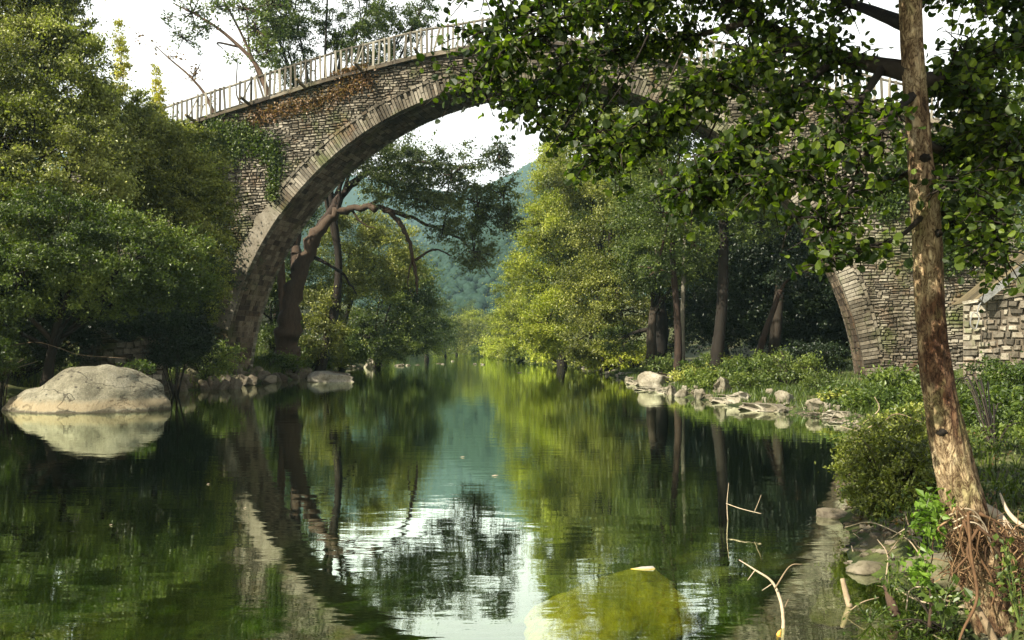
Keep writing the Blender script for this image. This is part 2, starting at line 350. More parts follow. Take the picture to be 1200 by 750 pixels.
# ------------------------------------------------------------------ leaf engine
def norm(a): return a/np.maximum(np.linalg.norm(a, axis=1, keepdims=True), 1e-9)
def leaf_tris(P, size, aspect=.6, up=.5, tintb=None, rng=RNG, droop=0):
    """two folded triangles per leaf"""
    n = len(P); d = rng.normal(size=(n, 3)); d[:, 2] -= droop; d = norm(d)
    if tintb is None:
        k_ = 1/(size*8); q = P*k_; w_ = np.sin(q[:, 0]+1.7*np.sin(q[:, 2]*.8))*np.sin(q[:, 1]*1.1+1.3*np.sin(q[:, 0]*.7))*np.sin(q[:, 2]*1.2+1.1*np.sin(q[:, 1]*.9))
        tintb = np.clip(.48+.55*w_+rng.normal(size=n)*.22, 0, 1)
    nn = norm(rng.normal(size=(n, 3))+np.array([0, 0, up*2]))
    s = norm(np.cross(d, nn)); nn = np.cross(s, d)
    L = (size*rng.uniform(.6, 1.3, n))[:, None]; w = L*aspect*.5
    b = P; t = P+d*L; l = P+d*L*.45+s*w+nn*w*.35; r = P+d*L*.45-s*w+nn*w*.35
    V = np.stack([b, l, t, r], 1).reshape(-1, 3); i = np.arange(n)*4
    T = np.stack([np.stack([i, i+2, i+1], 1), np.stack([i, i+3, i+2], 1)], 1).reshape(-1, 3)
    tint = rng.uniform(0, 1, n) if tintb is None else tintb
    return V, T, np.repeat(tint, 4)
def leaf_round(P, size, up=.5, rng=RNG, tintb=None, droop=.3):
    """alder leaf: rounded hexagon folded on its rib, 4 triangles each side share the rib"""
    n = len(P); d = rng.normal(size=(n, 3)); d[:, 2] -= droop; d = norm(d)
    nn = norm(rng.normal(size=(n, 3))+np.array([0, 0, up*2])); s = norm(np.cross(d, nn)); nn = np.cross(s, d)
    L = (size*rng.uniform(.55, 1.25, n))[:, None]
    def pt(a, b, c): return P+d*L*a+s*L*b+nn*L*c
    V = np.stack([pt(0, 0, 0), pt(.25, .34, .10), pt(.65, .42, .12), pt(.93, .2, .03), pt(.96, 0, -.04), pt(.93, -.2, .03), pt(.65, -.42, .12), pt(.25, -.34, .10), pt(.5, 0, 0)], 1).reshape(-1, 3)
    i = np.arange(n)*9
    T = np.stack([np.stack([i+8, i+(k+1) % 8, i+k], 1) for k in range(8)], 1).reshape(-1, 3)
    tint = rng.uniform(0, 1, n) if tintb is None else tintb
    return V, T, np.repeat(tint, 9)
def clumps(blobs, leaf, cov, rng=RNG, csize=.28, shell=.55):
    """blobs: (center Vector, (rx,ry,rz)); returns leaf positions + clump centres"""
    P = []; C = []
    for c, r in blobs:
        r = np.array(r, float); rm = (r[0]*r[1]*r[2])**(1/3)
        N = int(cov*4*PI*rm*rm/(leaf*leaf*.3)); k = max(6, int(7/(csize**2)*.55))
        q = norm(rng.normal(size=(k, 3))); rad = rng.uniform(shell, 1.0, k)**.6
        cc = q*rad[:, None]*r + np.array(c)
        per = rng.dirichlet(np.ones(k)*2)*N
        for j in range(k):
            m = max(2, int(per[j])); sz_ = csize*rm*.5*rng.uniform(.6, 1.35); g_ = rng.normal(size=(m, 3))*sz_*np.array([.8, .8, .45])
            ax_ = q[j]+rng.normal(size=3)*.5; ax_[2] = ax_[2]*.5-.1; ax_ /= np.linalg.norm(ax_); g_ += np.outer(rng.normal(size=m)*sz_*1.3, ax_)
            far_ = rng.random(m) < .1; g_[far_] *= 1.9
            P.append(cc[j]+g_)
        C.append(cc)
    return np.vstack(P), C
def foliage(name, blobs, leaf, m, parent, cov=1.0, aspect=.55, up=.5, csize=.28, shell=.5, stuff=False, droop=0, kind=leaf_tris):
    P, C = clumps(blobs, leaf, cov, RNG, csize, shell)
    gz = ground_z(P[:, 0], P[:, 1]); P = P[(P[:, 2] > gz+.02) & (P[:, 2] > .03)]
    V, T, t = leaf_tris(P, leaf, aspect, up, droop=droop)
    o = link(name, np_mesh(name, V, T, M[m], t), parent); return o, C
def PB(px, py, Y, rx, ry, rd=None, dY=0):
    """crown ball given by where it stands: size in metres follows from its distance"""
    Y = Y+dY; c = W(px, py, Y); s = Y/F
    return (c, (rx*s, (rd if rd else (rx+ry)/2)*s, ry*s))
NL = [0]
def tree(name, label, cat, base, trunk, blobs, leaf, m, cov=1., bark='bark', group=None, limbs=3, csize=.28, shell=.5, aspect=.55, up=.5, crown_name='crown', twig_r=None, droop=0):
    """base=(px,Y); trunk=(height m or None, radius)"""
    X = (base[0]-600)/F*base[1]; Y = base[1]; z0 = max(GZf(X, Y), -.3)-.1
    root = empty(name, (X, Y, z0), 0, label, cat, group)
    inv = Vector((X, Y, z0)); bl = [(c-inv, r) for c, r in blobs]
    NB = MB(); top = sum((c for c, r in bl), Vector())/len(bl); r0 = trunk
    sway = Vector((random.uniform(-.05, .05), random.uniform(-.05, .05), 0))*top.z
    pts = [Vector((0, 0, 0)), Vector((top.x*.12, top.y*.12, top.z*.3))+sway, Vector((top.x*.45, top.y*.45, top.z*.62)), top]
    sp = spline([(*p, r0*k) for p, k in zip(pts, (1.25, .85, .6, .25))], 6)
    NB.tube([s[:3] for s in sp], [s[3] for s in sp], 8, jit=.08)
    P, C = clumps([(c+inv, r) for c, r in bl], leaf, cov, RNG, csize, shell)
    # limbs to each ball and thin boughs to some clumps
    for (c, r), cc in zip(bl, C):
        s0 = Vector(sp[random.randint(int(len(sp)*.35), int(len(sp)*.75))][:3]); mid = (s0+c)/2+Vector((random.uniform(-.4, .4), random.uniform(-.4, .4), random.uniform(0, .1)*r[2]))
        q = spline([(*s0, r0*.45), (*mid, r0*.3), (*c, r0*.16)], 4); NB.tube([a[:3] for a in q], [a[3] for a in q], 6)
        for j in range(min(limbs*2, len(cc))):
            e = Vector(cc[j])-inv; mm = (c+e)/2+Vector([random.uniform(-.15, .15)*r[0] for _ in range(3)])
            q = spline([(*c.lerp(s0, random.uniform(0, .3)), r0*.14), (*mm, r0*.09), (*e, r0*.03)], 3); NB.tube([a[:3] for a in q], [a[3] for a in q], 4)
    NB.build('trunk', M[bark], root, True)
    gz = ground_z(P[:, 0], P[:, 1]); P = P[(P[:, 2] > gz+.05) & (P[:, 2] > .05)]-np.array(inv)
    V, T, t = leaf_tris(P, leaf, aspect, up, droop=droop); NL[0] += len(P)
    link(crown_name, np_mesh(crown_name, V, T, M[m], t), root)
    return root
def bush(label, px, py, Y, blobs, leaf, m, cov=1., name='bush', cat='bush', group=None, csize=.3, stems=7, aspect=.55, base=None):
    X = (px-600)/F*Y; z0 = max(GZf(X, Y), -.15) if base is None else base
    root = empty(name, (X, Y, z0), 0, label, cat, group); inv = Vector((X, Y, z0))
    P, C = clumps(blobs, leaf, cov, RNG, csize, .35)
    gz = ground_z(P[:, 0], P[:, 1]); P = P[(P[:, 2] > gz+.01) & (P[:, 2] > .02)]-np.array(inv)
    V, T, t = leaf_tris(P, leaf, aspect, .5); NL[0] += len(P)
    link('foliage', np_mesh('foliage', V, T, M[m], t), root)
    NB = MB()
    for cc in C:
        for j in range(min(stems, len(cc))):
            e = Vector(cc[j])-inv; s0 = Vector((random.uniform(-.1, .1), random.uniform(-.1, .1), -.05)); mm = s0.lerp(e, .5)+Vector((0, 0, .15*e.length))
            q = spline([(*s0, leaf*.22), (*mm, leaf*.15), (*e, leaf*.07)], 3); NB.tube([a[:3] for a in q], [a[3] for a in q], 4)
    NB.build('stem', M['bark'], root, True)
    return root
# ------------------------------------------------------------------ the stone bridge (u along it, v through it)
A = 0.22; D0 = 41.0; UC, ZC, R, BW = .30, -1.0, 15.15, 2.9
bridge = empty('stone_bridge', (0, D0, 0), -A, 'old humpbacked stone bridge with one huge round arch over the river', 'bridge')
DK = ([-26, -22, -17, -13, -8.5, -4.5, -1, 1.5, 4.5, 7.8, 11.5, 15, 19, 24], [10.9, 11.7, 12.9, 13.85, 14.85, 15.5, 15.8, 15.75, 15.3, 14.35, 13.3, 12.2, 10.9, 9.4])
def deck(u): return float(np.interp(u, *DK))
RING = 0.72; U0, U1 = -24.0, 21.2
def intr(u):
    d = abs(u-UC)
    return ZC+math.sqrt(max(R*R-d*d, 0)) if d < R else -2.0
def bpos(u, v, z):
    return Vector((u*math.cos(A)+v*math.sin(A), D0-u*math.sin(A)+v*math.cos(A), z))
# core (mortar) behind the stones
mb = MB(); us = sorted(set(list(np.linspace(U0, UC-R, 12))+list(UC-R*np.cos(np.linspace(0, PI, 81)))+list(np.linspace(UC+R, U1, 10))))
for a, b in zip(us[:-1], us[1:]):
    mid = (a+b)/2; arch_in = abs(mid-UC) < R
    la, lb = (intr(a)+.03 if arch_in else -2.0), (intr(b)+.03 if arch_in else -2.0)
    if arch_in: la = max(la, -2) if abs(a-UC) < R-1e-6 else ZC; lb = lb if abs(b-UC) < R-1e-6 else ZC
    v0, v1 = .07, BW-.07; ta, tb = deck(a)-.02, deck(b)-.02
    vs = [(a, v0, la), (b, v0, lb), (b, v1, lb), (a, v1, la), (a, v0, ta), (b, v0, tb), (b, v1, tb), (a, v1, ta)]
    fs = [(0, 1, 5, 4), (3, 7, 6, 2), (4, 5, 6, 7), (0, 3, 2, 1)]
    if a == us[0]: fs.append((0, 4, 7, 3))
    if b == us[-1]: fs.append((1, 2, 6, 5))
    mb.add(vs, fs)
for u in (UC-R, UC+R):
    mb.add([(u, .07, -2), (u, BW-.07, -2), (u, BW-.07, ZC), (u, .07, ZC)], [(0, 1, 2, 3)])
mb.build('mortar_core', M['mortar'], bridge)
# rubble stones of the faces
def stone_geo(mbx, u0, u1, z0, z1, v, sgn=-1, t=None):
    j = lambda s: random.uniform(-s, s); gp = .007
    pr = random.uniform(.0, .05); ins = min(.035, (z1-z0)*.2)
    vs = [(u0+gp+j(.02), v+.1*-sgn, z0+gp+j(.015)), (u1-gp+j(.02), v+.1*-sgn, z0+gp+j(.015)), (u1-gp+j(.02), v+.1*-sgn, z1-gp+j(.015)), (u0+gp+j(.02), v+.1*-sgn, z1-gp+j(.015))]
    fr = [(p[0]+(ins if k in (0, 3) else -ins)*random.uniform(.6, 1.5), v+sgn*(pr+j(.008)), p[2]+(ins if k < 2 else -ins)*random.uniform(.6, 1.3)) for k, p in enumerate(vs)]
    fs = [(4, 5, 6, 7), (0, 1, 5, 4), (1, 2, 6, 5), (2, 3, 7, 6), (3, 0, 4, 7)]
    if sgn > 0: fs = [f[::-1] for f in fs]
    mbx.add(vs+fr, fs, t)
def ok_face(u, z):
    d = math.hypot(u-UC, z-ZC)
    if z < ZC: return abs(u-UC) > R+RING-.3
    return d > R+RING-.06 and z < deck(u)-.12
face = MB(); back = MB(); singles = []
for side, mbx in ((0, face), (1, back)):
    z = -1.2
    while z < 16:
        u = U0+random.uniform(0, .3); big = 1
        hrow = random.uniform(.085, .18)
        while u < U1-.1:
            L = random.uniform(.10, .40)
            u1 = min(u+L, U1); uc, zc = (u+u1)/2, z+hrow/2
            if ok_face(uc, zc):
                wz = .05*math.sin(uc*1.1+z*2.3)+.04*math.sin(uc*2.9+z*5)
                stone = (u, u1, z+wz, min(z+hrow+wz, deck(uc)-.06))
                if u1-u > .3 and hrow > .16 and random.random() < .35:
                    zm = z+hrow*random.uniform(.4, .6)+wz; stone_geo(mbx, u, u1, z+wz, zm, 0 if side == 0 else BW, -1 if side == 0 else 1); stone = (u, u1, zm, stone[3])
                if stone[3]-stone[2] > .06:
                    if side == 0 and u > 16.3 and 0 < z < 8.5 and (u1-u) > .3 and len(singles) < 290: singles.append(stone)
                    else: stone_geo(mbx, *stone, 0 if side == 0 else BW, -1 if side == 0 else 1)
            u = u1
        z += hrow
tag(face.build('face_masonry', M['stone'], bridge), kind='stuff'); tag(back.build('back_masonry', M['stone'], bridge), kind='stuff')
for (a, b, c, d) in singles:
    mbs = MB(); cu, cz = (a+b)/2, (c+d)/2; stone_geo(mbs, a-cu, b-cu, c-cz, d-cz, 0)
    mbs.build('stone', M['stone'], bridge).location = (cu, 0, cz)
# end face toward the right
endm = MB(); z = -1
while z < deck(U1)-.2:
    h = random.uniform(.18, .28); v = .1
    while v < BW-.1:
        L = random.uniform(.25, .55); v1 = min(v+L, BW-.05)
        endm.box((U1+.01, (v+v1)/2, z+h/2), (.05, (v1-v)/2-.012, h/2-.012), jit=.012); v = v1
    z += h
tag(endm.build('end_masonry', M['stone'], bridge), kind='stuff')
# ring of voussoirs
NV = 296; meshes = []
for k in range(12):
    w_ = PI*(R+.5)/NV; mbs = MB(); j = lambda s: random.uniform(-s, s)
    wi, wo_ = (PI*R/NV)/2-.009, (PI*(R+RING)/NV)/2-.010
    r0, r1 = 0.0, RING-random.choice([0, 0, .05, .2, .1])
    pr = random.uniform(.015, .05)
    vs = [(-wi, .3, r0), (wi, .3, r0), (wo_, .3, r1), (-wo_, .3, r1), (-wi+j(.01)+.008, -pr+j(.01), r0+.015), (wi+j(.01)-.008, -pr+j(.01), r0+.015), (wo_+j(.012)-.01, -pr+j(.01), r1-.02+j(.02)), (-wo_+j(.012)+.01, -pr+j(.01), r1-.02+j(.02))]
    F5 = [(4, 5, 6, 7), (0, 1, 5, 4), (1, 2, 6, 5), (2, 3, 7, 6), (3, 0, 4, 7)]
    if k % 4 == 3: mbs.add(vs, F5)
    else:   # two stones end to end
        sp_ = random.uniform(.35, .7); lp = lambda a, b, t: tuple(a[q]+(b[q]-a[q])*t for q in range(3))
        m0, m1 = [[lp(vs[a_], vs[b_], sp_+e) for a_, b_ in ((0, 3), (1, 2), (4, 7), (5, 6))] for e in (-.012, .012)]
        mbs.add([vs[0], vs[1], m0[1], m0[0], vs[4], vs[5], m0[3], m0[2]], F5)
        q2 = [m1[0], m1[1], vs[2], vs[3], m1[2], m1[3], vs[6], vs[7]]; dy = random.uniform(-.03, .03)
        mbs.add([(p[0], p[1]+(dy if i_ > 3 else 0), p[2]) for i_, p in enumerate(q2)], F5)
    me = bpy.data.meshes.new('voussoir'); me.from_pydata(mbs.v, [], mbs.f); a = me.attributes.new('tint', 'FLOAT', 'POINT'); a.data.foreach_set('value', [k/11]*len(mbs.v))
    me.materials.append(M['vouss']); meshes.append(me)
for i in range(NV):
    th = PI*(i+.5)/NV
    if ZC+R*math.sin(th) < -.2: continue
    o = link('voussoir', random.choice(meshes), bridge, (UC-R*math.cos(th), 0, ZC+R*math.sin(th)), (0, -(PI/2-th), 0), (1, 1, 1))
# thin outer ring course and rear ring
hood = MB(); n = 150
for i in range(n):
    t0, t1 = PI*i/n+.002, PI*(i+1)/n-.002
    if ZC+R*math.sin(t0) < 1.5: continue
    r0, r1 = R+RING+.01, R+RING+.13+random.uniform(-.02, .02); pr = -.07+random.uniform(-.015, .015)
    vs = [(UC-r*math.cos(t), v, ZC+r*math.sin(t)) for v in (pr, .1) for r, t in ((r0, t0), (r0, t1), (r1, t1), (r1, t0))]
    hood.add(vs, [(0, 1, 2, 3), (0, 4, 5, 1), (1, 5, 6, 2), (2, 6, 7, 3), (3, 7, 4, 0)])
tag(hood.build('outer_ring_course', M['vouss'], bridge), kind='stuff')
rear = MB()
for i in range(NV):
    t0, t1 = PI*i/NV+.0008, PI*(i+1)/NV-.0008; r0, r1 = R, R+RING; pr = BW+.04+random.uniform(-.02, .02)
    vs = [(UC-r*math.cos(t), v, ZC+r*math.sin(t)) for v in (BW-.3, pr) for r, t in ((r0, t0), (r0, t1), (r1, t1), (r1, t0))]
    rear.add(vs, [(4, 7, 6, 5), (0, 4, 5, 1), (1, 5, 6, 2), (2, 6, 7, 3), (3, 7, 4, 0)])
tag(rear.build('rear_ring', M['vouss'], bridge), kind='stuff')
# soffit stones
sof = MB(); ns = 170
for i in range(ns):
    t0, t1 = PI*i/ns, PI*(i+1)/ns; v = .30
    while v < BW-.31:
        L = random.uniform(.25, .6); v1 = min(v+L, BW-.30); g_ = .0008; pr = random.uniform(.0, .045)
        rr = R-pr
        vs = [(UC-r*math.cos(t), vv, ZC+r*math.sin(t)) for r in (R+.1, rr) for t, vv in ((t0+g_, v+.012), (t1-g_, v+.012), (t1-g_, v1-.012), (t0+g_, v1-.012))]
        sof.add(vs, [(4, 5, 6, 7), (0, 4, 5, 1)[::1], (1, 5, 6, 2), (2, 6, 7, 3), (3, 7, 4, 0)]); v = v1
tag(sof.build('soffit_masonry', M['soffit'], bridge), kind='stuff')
# smooth lime-rendered strip low on the left ring
mb = MB(); n = 26
for i in range(n):
    t0, t1 = [math.radians(14+(38-14)*k/n) for k in (i, i+1)]
    def cor(t, r, v): return (UC-r*math.cos(t)+0, v, ZC+r*math.sin(t))
    e0, e1 = [R+.85+.12*math.sin(k*.9)+.05*math.sin(k*2.3) for k in (i, i+1)]
    vs = [cor(t0, R+.02, -.085), cor(t1, R+.02, -.085), cor(t1, e1, -.1), cor(t0, e0, -.1), cor(t0, R+.02, .02), cor(t1, R+.02, .02), cor(t1, e1, .02), cor(t0, e0, .02)]
    fs = [(0, 1, 2, 3), (0, 4, 5, 1), (3, 2, 6, 7)]
    if i == 0: fs.append((0, 3, 7, 4))
    if i == n-1: fs.append((1, 5, 6, 2))
    mb.add(vs, fs, .5)
mb.build('render_patch', M['plaster'], bridge)
# coping slabs on both edges, deck stones
j = 0; u = U0
while u < U1-.3:
    L = random.uniform(.8, 1.3); u1 = min(u+L, U1)
    for v in (-.02, BW+.02):
        z0, z1 = deck(u), deck(u1); hw = .22
        mbs = MB(); vs = [(u+.01, v-hw, z0-.08), (u1-.01, v-hw, z1-.08), (u1-.01, v+hw, z1-.08), (u+.01, v+hw, z0-.08), (u+.01, v-hw+.02, z0+.07), (u1-.01, v-hw+.02, z1+.07), (u1-.01, v+hw-.02, z1+.07), (u+.01, v+hw-.02, z0+.07)]
        vs = [(p[0], p[1]+random.uniform(-.02, .02), p[2]+random.uniform(-.02, .02)) for p in vs]
        mbs.add(vs, [(0, 3, 2, 1), (4, 5, 6, 7), (0, 1, 5, 4), (1, 2, 6, 5), (2, 3, 7, 6), (3, 0, 4, 7)])
        mbs.build('coping_stone', M['rockdark'] if v < 0 else M['stone'], bridge)
    u = u1
mb = MB(); uu = np.linspace(U0, U1, 60)
for a, b in zip(uu[:-1], uu[1:]): mb.add([(a, .2, deck(a)+.03), (b, .2, deck(b)+.03), (b, BW-.2, deck(b)+.03), (a, BW-.2, deck(a)+.03)], [(0, 1, 2, 3)])
mb.build('footway', M['mortar'], bridge)

# ------------------------------------------------------------------ railings
def railing(v, label, out, ua, ub):
    root = empty('wooden_railing', (0, D0, 0), -A, label, 'railing'); H = 1.22
    posts = np.arange(-22.0, 21, 2.95)+(-.05 if out < 0 else .9)
    posts = [u for u in posts if ua < u < ub]
    for k, u in enumerate(posts):
        z = deck(u); mb = MB(); lean = random.uniform(-.04, .04)
        mb.tube([(u, v, z-.05), (u+lean, v, z+H+.16)], [.07, .06], 7, jit=.05); mb.build('post', M['rail'], root)
        mb = MB(); mb.tube([(u-.05, v+.05*-out, z-.02), (u-.05, v+.95*out, z+.12)], [.08, .07], 6); mb.build('outrigger_beam', M['rail_dark'], root)
        mb = MB(); mb.tube([(u-.06, v+.62*out, z+.16), (u+.02, v+.07*out, z+H-.1)], [.04, .035], 6); mb.build('brace', M['rail'], root)
    for a, b in zip(posts[:-1], posts[1:]):
        for name, hh, r in (('top_rail', H+.03, .055), ('bottom_rail', .16, .04)):
            mb = MB(); q = [(a+(b-a)*t, v-.0*out, deck(a+(b-a)*t)+hh+random.uniform(-.02, .02)) for t in (-.01, .33, .66, 1.01)]
            mb.tube(q, [r]*4, 7, jit=.08); mb.build(name, M['rail'], root)
        u = a+.28
        while u < b-.15:
            mb = MB(); z = deck(u); w_ = random.uniform(.042, .062); tl = random.gauss(0, .035)
            mb.box((0, 0, 0), (w_, .018, random.uniform(.56, .62)), jit=.008)
            o = mb.build('picket', M['rail'], root); o.location = (u, v+out*.07, z+.70+random.uniform(-.03, .04)); o.rotation_euler = (0, tl+(random.choice([.25, -.3]) if random.random() < .06 else 0), 0)
            u += random.uniform(.22, .30) if random.random() > .05 else .55
    return root
railing(-.08, 'weathered wooden picket railing along the near edge of the bridge', -1, -23, 21)
railing(BW+.05, 'wooden picket railing along the far edge of the bridge, seen through the near one', 1, -23, 21)

# ------------------------------------------------------------------ ivy and dry growth on the masonry
def ivy(label, pts, n, leaf, m, spread, off=.12, name='ivy', vv=0):
    """pts: (u,z) vine line on the bridge face"""
    sp = spline([(u, z, s) for u, z, s in pts], 10); k = RNG.integers(0, len(sp), n); c = sp[k]
    nrm = np.array([-math.sin(A), -math.cos(A), 0])
    u = c[:, 0]+RNG.normal(size=n)*c[:, 2]; z = c[:, 1]+RNG.normal(size=n)*c[:, 2]*.8; v = -np.abs(RNG.normal(size=n))*off-.05+vv
    zz = np.minimum(z, np.interp(u, *DK)+.3)
    d = np.hypot(u-UC, zz-ZC); keep = (d > R+.1) & (zz > .1); u, v, zz = u[keep], v[keep], zz[keep]
    P = np.stack([u*math.cos(A)+v*math.sin(A), D0-u*math.sin(A)+v*math.cos(A), zz], 1)
    base = bpos(pts[0][0], 0, pts[0][1]); P = P-np.array(base)
    root = empty(name, base, 0, label, 'ivy' if name == 'ivy' else 'plant')
    V, T, t = leaf_tris(P, leaf, .8, .2, droop=.6); link('foliage', np_mesh('foliage', V, T, M[m], t), root)
    mb = MB()
    for s in range(4):
        q = [(bpos(a[0]+random.uniform(-.3, .3)*a[2]*2, -.06, max(a[1], .1))-base) for a in sp[::4]]; mb.tube(q, [.03]*len(q), 4)
    mb.build('stem', M['bark'], root)
ivy('thick dark ivy curtain on the left leg of the bridge', [(-16.9, .6, .3), (-16.7, 3.5, .35), (-16.2, 6, .45), (-16.0, 8.2, .5), (-16.2, 10, .45), (-15.6, 12, .45)], 9000, .17, 'leaf_mid', .4, .25)
ivy('narrow ivy strand hanging beside the arch ring of the bridge', [(-14.0, 12.6, .35), (-13.1, 12.0, .5), (-12.2, 11.6, .4), (-11.9, 10.6, .2), (-12.1, 9.2, .15)], 2600, .14, 'leaf_mid', .3, .08)
ivy('ivy creeping down over the left abutment of the bridge', [(-22, 9, 1.0), (-20, 10.4, .8), (-18, 11.6, .6), (-16.6, 12.6, .4)], 7000, .17, 'leaf_olive', .4, .3)
ivy('dry rust coloured weeds growing from the bridge wall under the railing', [(-13.0, 13.2, .3), (-11.5, 13.5, .3), (-10, 13.7, .35), (-8.5, 14.1, .25), (-7.0, 14.6, .25)], 1500, .13, 'leaf_brown', .3, .06, 'weed')
ivy('rust coloured weeds sprouting over the railing foot near the crown', [(-8.6, 15.0, .2), (-8.0, 15.1, .25), (-7.2, 15.2, .25)], 500, .14, 'leaf_brown', .2, .1, 'weed')
ivy('green creeper on the right leg of the bridge beside the arch', [(16.2, 7.5, .3), (16.8, 9.0, .5), (17.5, 10.5, .5)], 2600, .15, 'leaf_herb', .3, .12)

# ------------------------------------------------------------------ right side: old retaining wall, lean-to board, hose
def rubble_wall(label, a, b, hz, depth, rows_z0, smin=.25, smax=.55, hrow=(.15, .26), m='stone', cap=True, limit=300):
    """a,b world xy of the wall foot line; hz(t) top height"""
    a = Vector((*a, 0)); b = Vector((*b, 0)); L = (b-a).length; rz = math.atan2(b.y-a.y, b.x-a.x)
    root = empty('rubble_wall', a, rz, label, 'wall'); core = MB(); n = 12
    for i in range(n):
        t0, t1 = i/n, (i+1)/n; x0, x1 = t0*L, t1*L; z0, z1 = hz(t0)-.06, hz(t1)-.06
        vs = [(x0, .06, rows_z0), (x1, .06, rows_z0), (x1, depth, rows_z0), (x0, depth, rows_z0), (x0, .06, z0), (x1, .06, z1), (x1, depth, z1), (x0, depth, z0)]
        fs = [(0, 1, 5, 4), (2, 3, 7, 6), (4, 5, 6, 7)]
        if i == 0: fs.append((3, 0, 4, 7))
        if i == n-1: fs.append((1, 2, 6, 5))
        core.add(vs, fs)
    core.build('mortar_core', M['mortar'], root)
    z = rows_z0; lst = []
    while z < 12:
        h = random.uniform(*hrow); x = 0
        while x < L-.05:
            l = random.uniform(smin, smax); x1 = min(x+l, L); zt = min(z+h, hz((x+x1)/2/L)-.03)
            if zt-z > .07: wz = .07*math.sin(x*1.7+z*2)+.04*math.sin(x*4.3+z*5); lst.append((x, x1+random.uniform(-.03, .02), z+wz+random.uniform(-.02, .02), min(zt+wz+random.uniform(-.04, .03), hz((x+x1)/2/L)-.02)))
            x = x1
        z += h
    random.shuffle(lst); st = MB()
    for i, s in enumerate(lst):
        if i < limit:
            mbs = MB(); cu, cz = (s[0]+s[1])/2, (s[2]+s[3])/2; stone_geo(mbs, s[0]-cu, s[1]-cu, s[2]-cz, s[3]-cz, 0); mbs.build('stone', M[m], root).location = (cu, 0, cz)
        else: stone_geo(st, *s, 0)
    if st.v: tag(st.build('masonry', M[m], root), kind='stuff')
    if cap:
        x = 0
        while x < L-.1:
            l = random.uniform(.6, 1.1); x1 = min(x+l, L); mbs = MB(); zc = hz((x+x1)/2/L); sl = math.atan2(hz(x1/L)-hz(x/L), x1-x)
            mbs.box((0, 0, 0), ((x1-x)/2-.01, depth/2+.08, .05), jit=.015); o = mbs.build('coping_stone', M['rock'], root); o.location = ((x+x1)/2, depth/2, zc+.03); o.rotation_euler = (0, -sl, 0); x = x1
    return root
wa = W(1128, 400, 29); wb = W(1290, 400, 26.5)
rubble_wall('lower retaining wall of rough upright stones at the right edge', (wa.x, wa.y), (wb.x, wb.y), lambda t: 3.25+.45*t, .5, -.3, .14, .46, (.16, .27), limit=290)
# lean-to board and roof behind the wall
root = empty('board_roof', W(1182, 345, 28.5), -.2, 'dark sloping lean-to roof with a white board edge above the retaining wall', 'roof')
mb = MB()
p0 = W(1152, 352, 28.3)-root.location; p1 = W(1262, 268, 27.6)-root.location
mb2 = MB(); dirv = (p1-p0).normalized(); L = (p1-p0).length; ang = math.atan2((p1-p0).z, (p1-p0).x)
from mathutils import Matrix
Rr = Matrix.Rotation(-ang, 3, 'Y')
mb2.box(p0.lerp(p1, .5), (L/2, .04, .11), Rr, .01); M['white'] = stone_mat('white_paint', ((.12, .12, .11), (.2, .2, .19), (.3, .3, .28)), 3, .004, 0, .6)
mb2.build('fascia_board', M['white'], root)
for k in range(8):
    mbs = MB(); mbs.box(p0.lerp(p1, .5)+Vector((0, .28+.42*k, -.02+random.uniform(-.01, .01))), (L/2-.05, .2, .02), Rr, .005); mbs.build('roof_board', M['rail_dark'], root)
for t in (.1, .9):
    q = p0.lerp(p1, t); mbs = MB(); mbs.tube([q+Vector((0, .25, -.1)), Vector((q.x, q.y+.25, -.6-1.2*t+.3))], [.06, .06], 6); mbs.build('post', M['rail_dark'], root)
# pale hose loop hanging on the wall corner
c = W(1142, 376, 28.2); mb = MB()
q = [c+Vector((.13*math.cos(t)+.02*math.sin(3*t), -.02*math.sin(2*t), .26*math.sin(t))) for t in np.linspace(0, 2*PI, 20)]
mb.tube(q, [.02]*20, 6, .5); q = [c+Vector((.08, 0, .24)), c+Vector((.13, -.03, .5)), c+Vector((.25, -.02, .62))]; mb.tube(q, [.02]*3, 6)
o = mb.build('hose', M['white']); tag(o, 'pale loop of hose hanging at the corner of the retaining wall', 'hose')
# old broken wall in the shade behind the boulder
wa = W(92, 400, 33.2); wb = W(190, 400, 33.0)
rubble_wall('low mossy ruined wall in the shade behind the big boulder', (wa.x, wa.y), (wb.x, wb.y), lambda t: 2.45+.25*math.sin(t*9)-.3*t, .5, .6, .25, .5, (.16, .3), cap=False, limit=120)

# ------------------------------------------------------------------ rocks
def ico(sub):
    import bmesh
    b = bmesh.new(); bmesh.ops.create_icosphere(b, subdivisions=sub, radius=1); V = np.array([v.co[:] for v in b.verts]); T = np.array([[v.index for v in f.verts] for f in b.faces]); b.free(); return V, T
ICO3 = ico(3); ICO4 = ico(4); ICO1 = ico(1); ICO2 = ico(2)
def rock_mesh(seed, m, sub=3, rough=.22, facet=.5, name='rock'):
    V, T = (ICO3 if sub == 3 else ICO4); V = V.copy(); r = np.random.default_rng(seed)
    for k in range(13):   # planar cuts give facets
        d = norm(r.normal(size=(1, 3)))[0]; h = r.uniform(.45, .82); s = V@d; V -= np.outer(np.clip(s-h, 0, None)*facet*1.6, d)
    off = Vector(r.uniform(-50, 50, 3))
    nz = np.array([noise.fractal(Vector(v)*1.4+off, .9, 2.1, 5) for v in V]); V = V*(1+rough*nz[:, None])
    n2 = np.array([noise.fractal(Vector(v)*6+off, .9, 2.1, 4) for v in V]); V = V*(1+rough*.18*n2[:, None])
    return np_mesh(name, V, T, m, np.full(len(V), .5), smooth=True)
RM = [rock_mesh(i, M['rock'], 4, .20, .95) for i in range(6)]; RMD = [rock_mesh(i+20, M['rockdark'], 3, .28, .6) for i in range(4)]
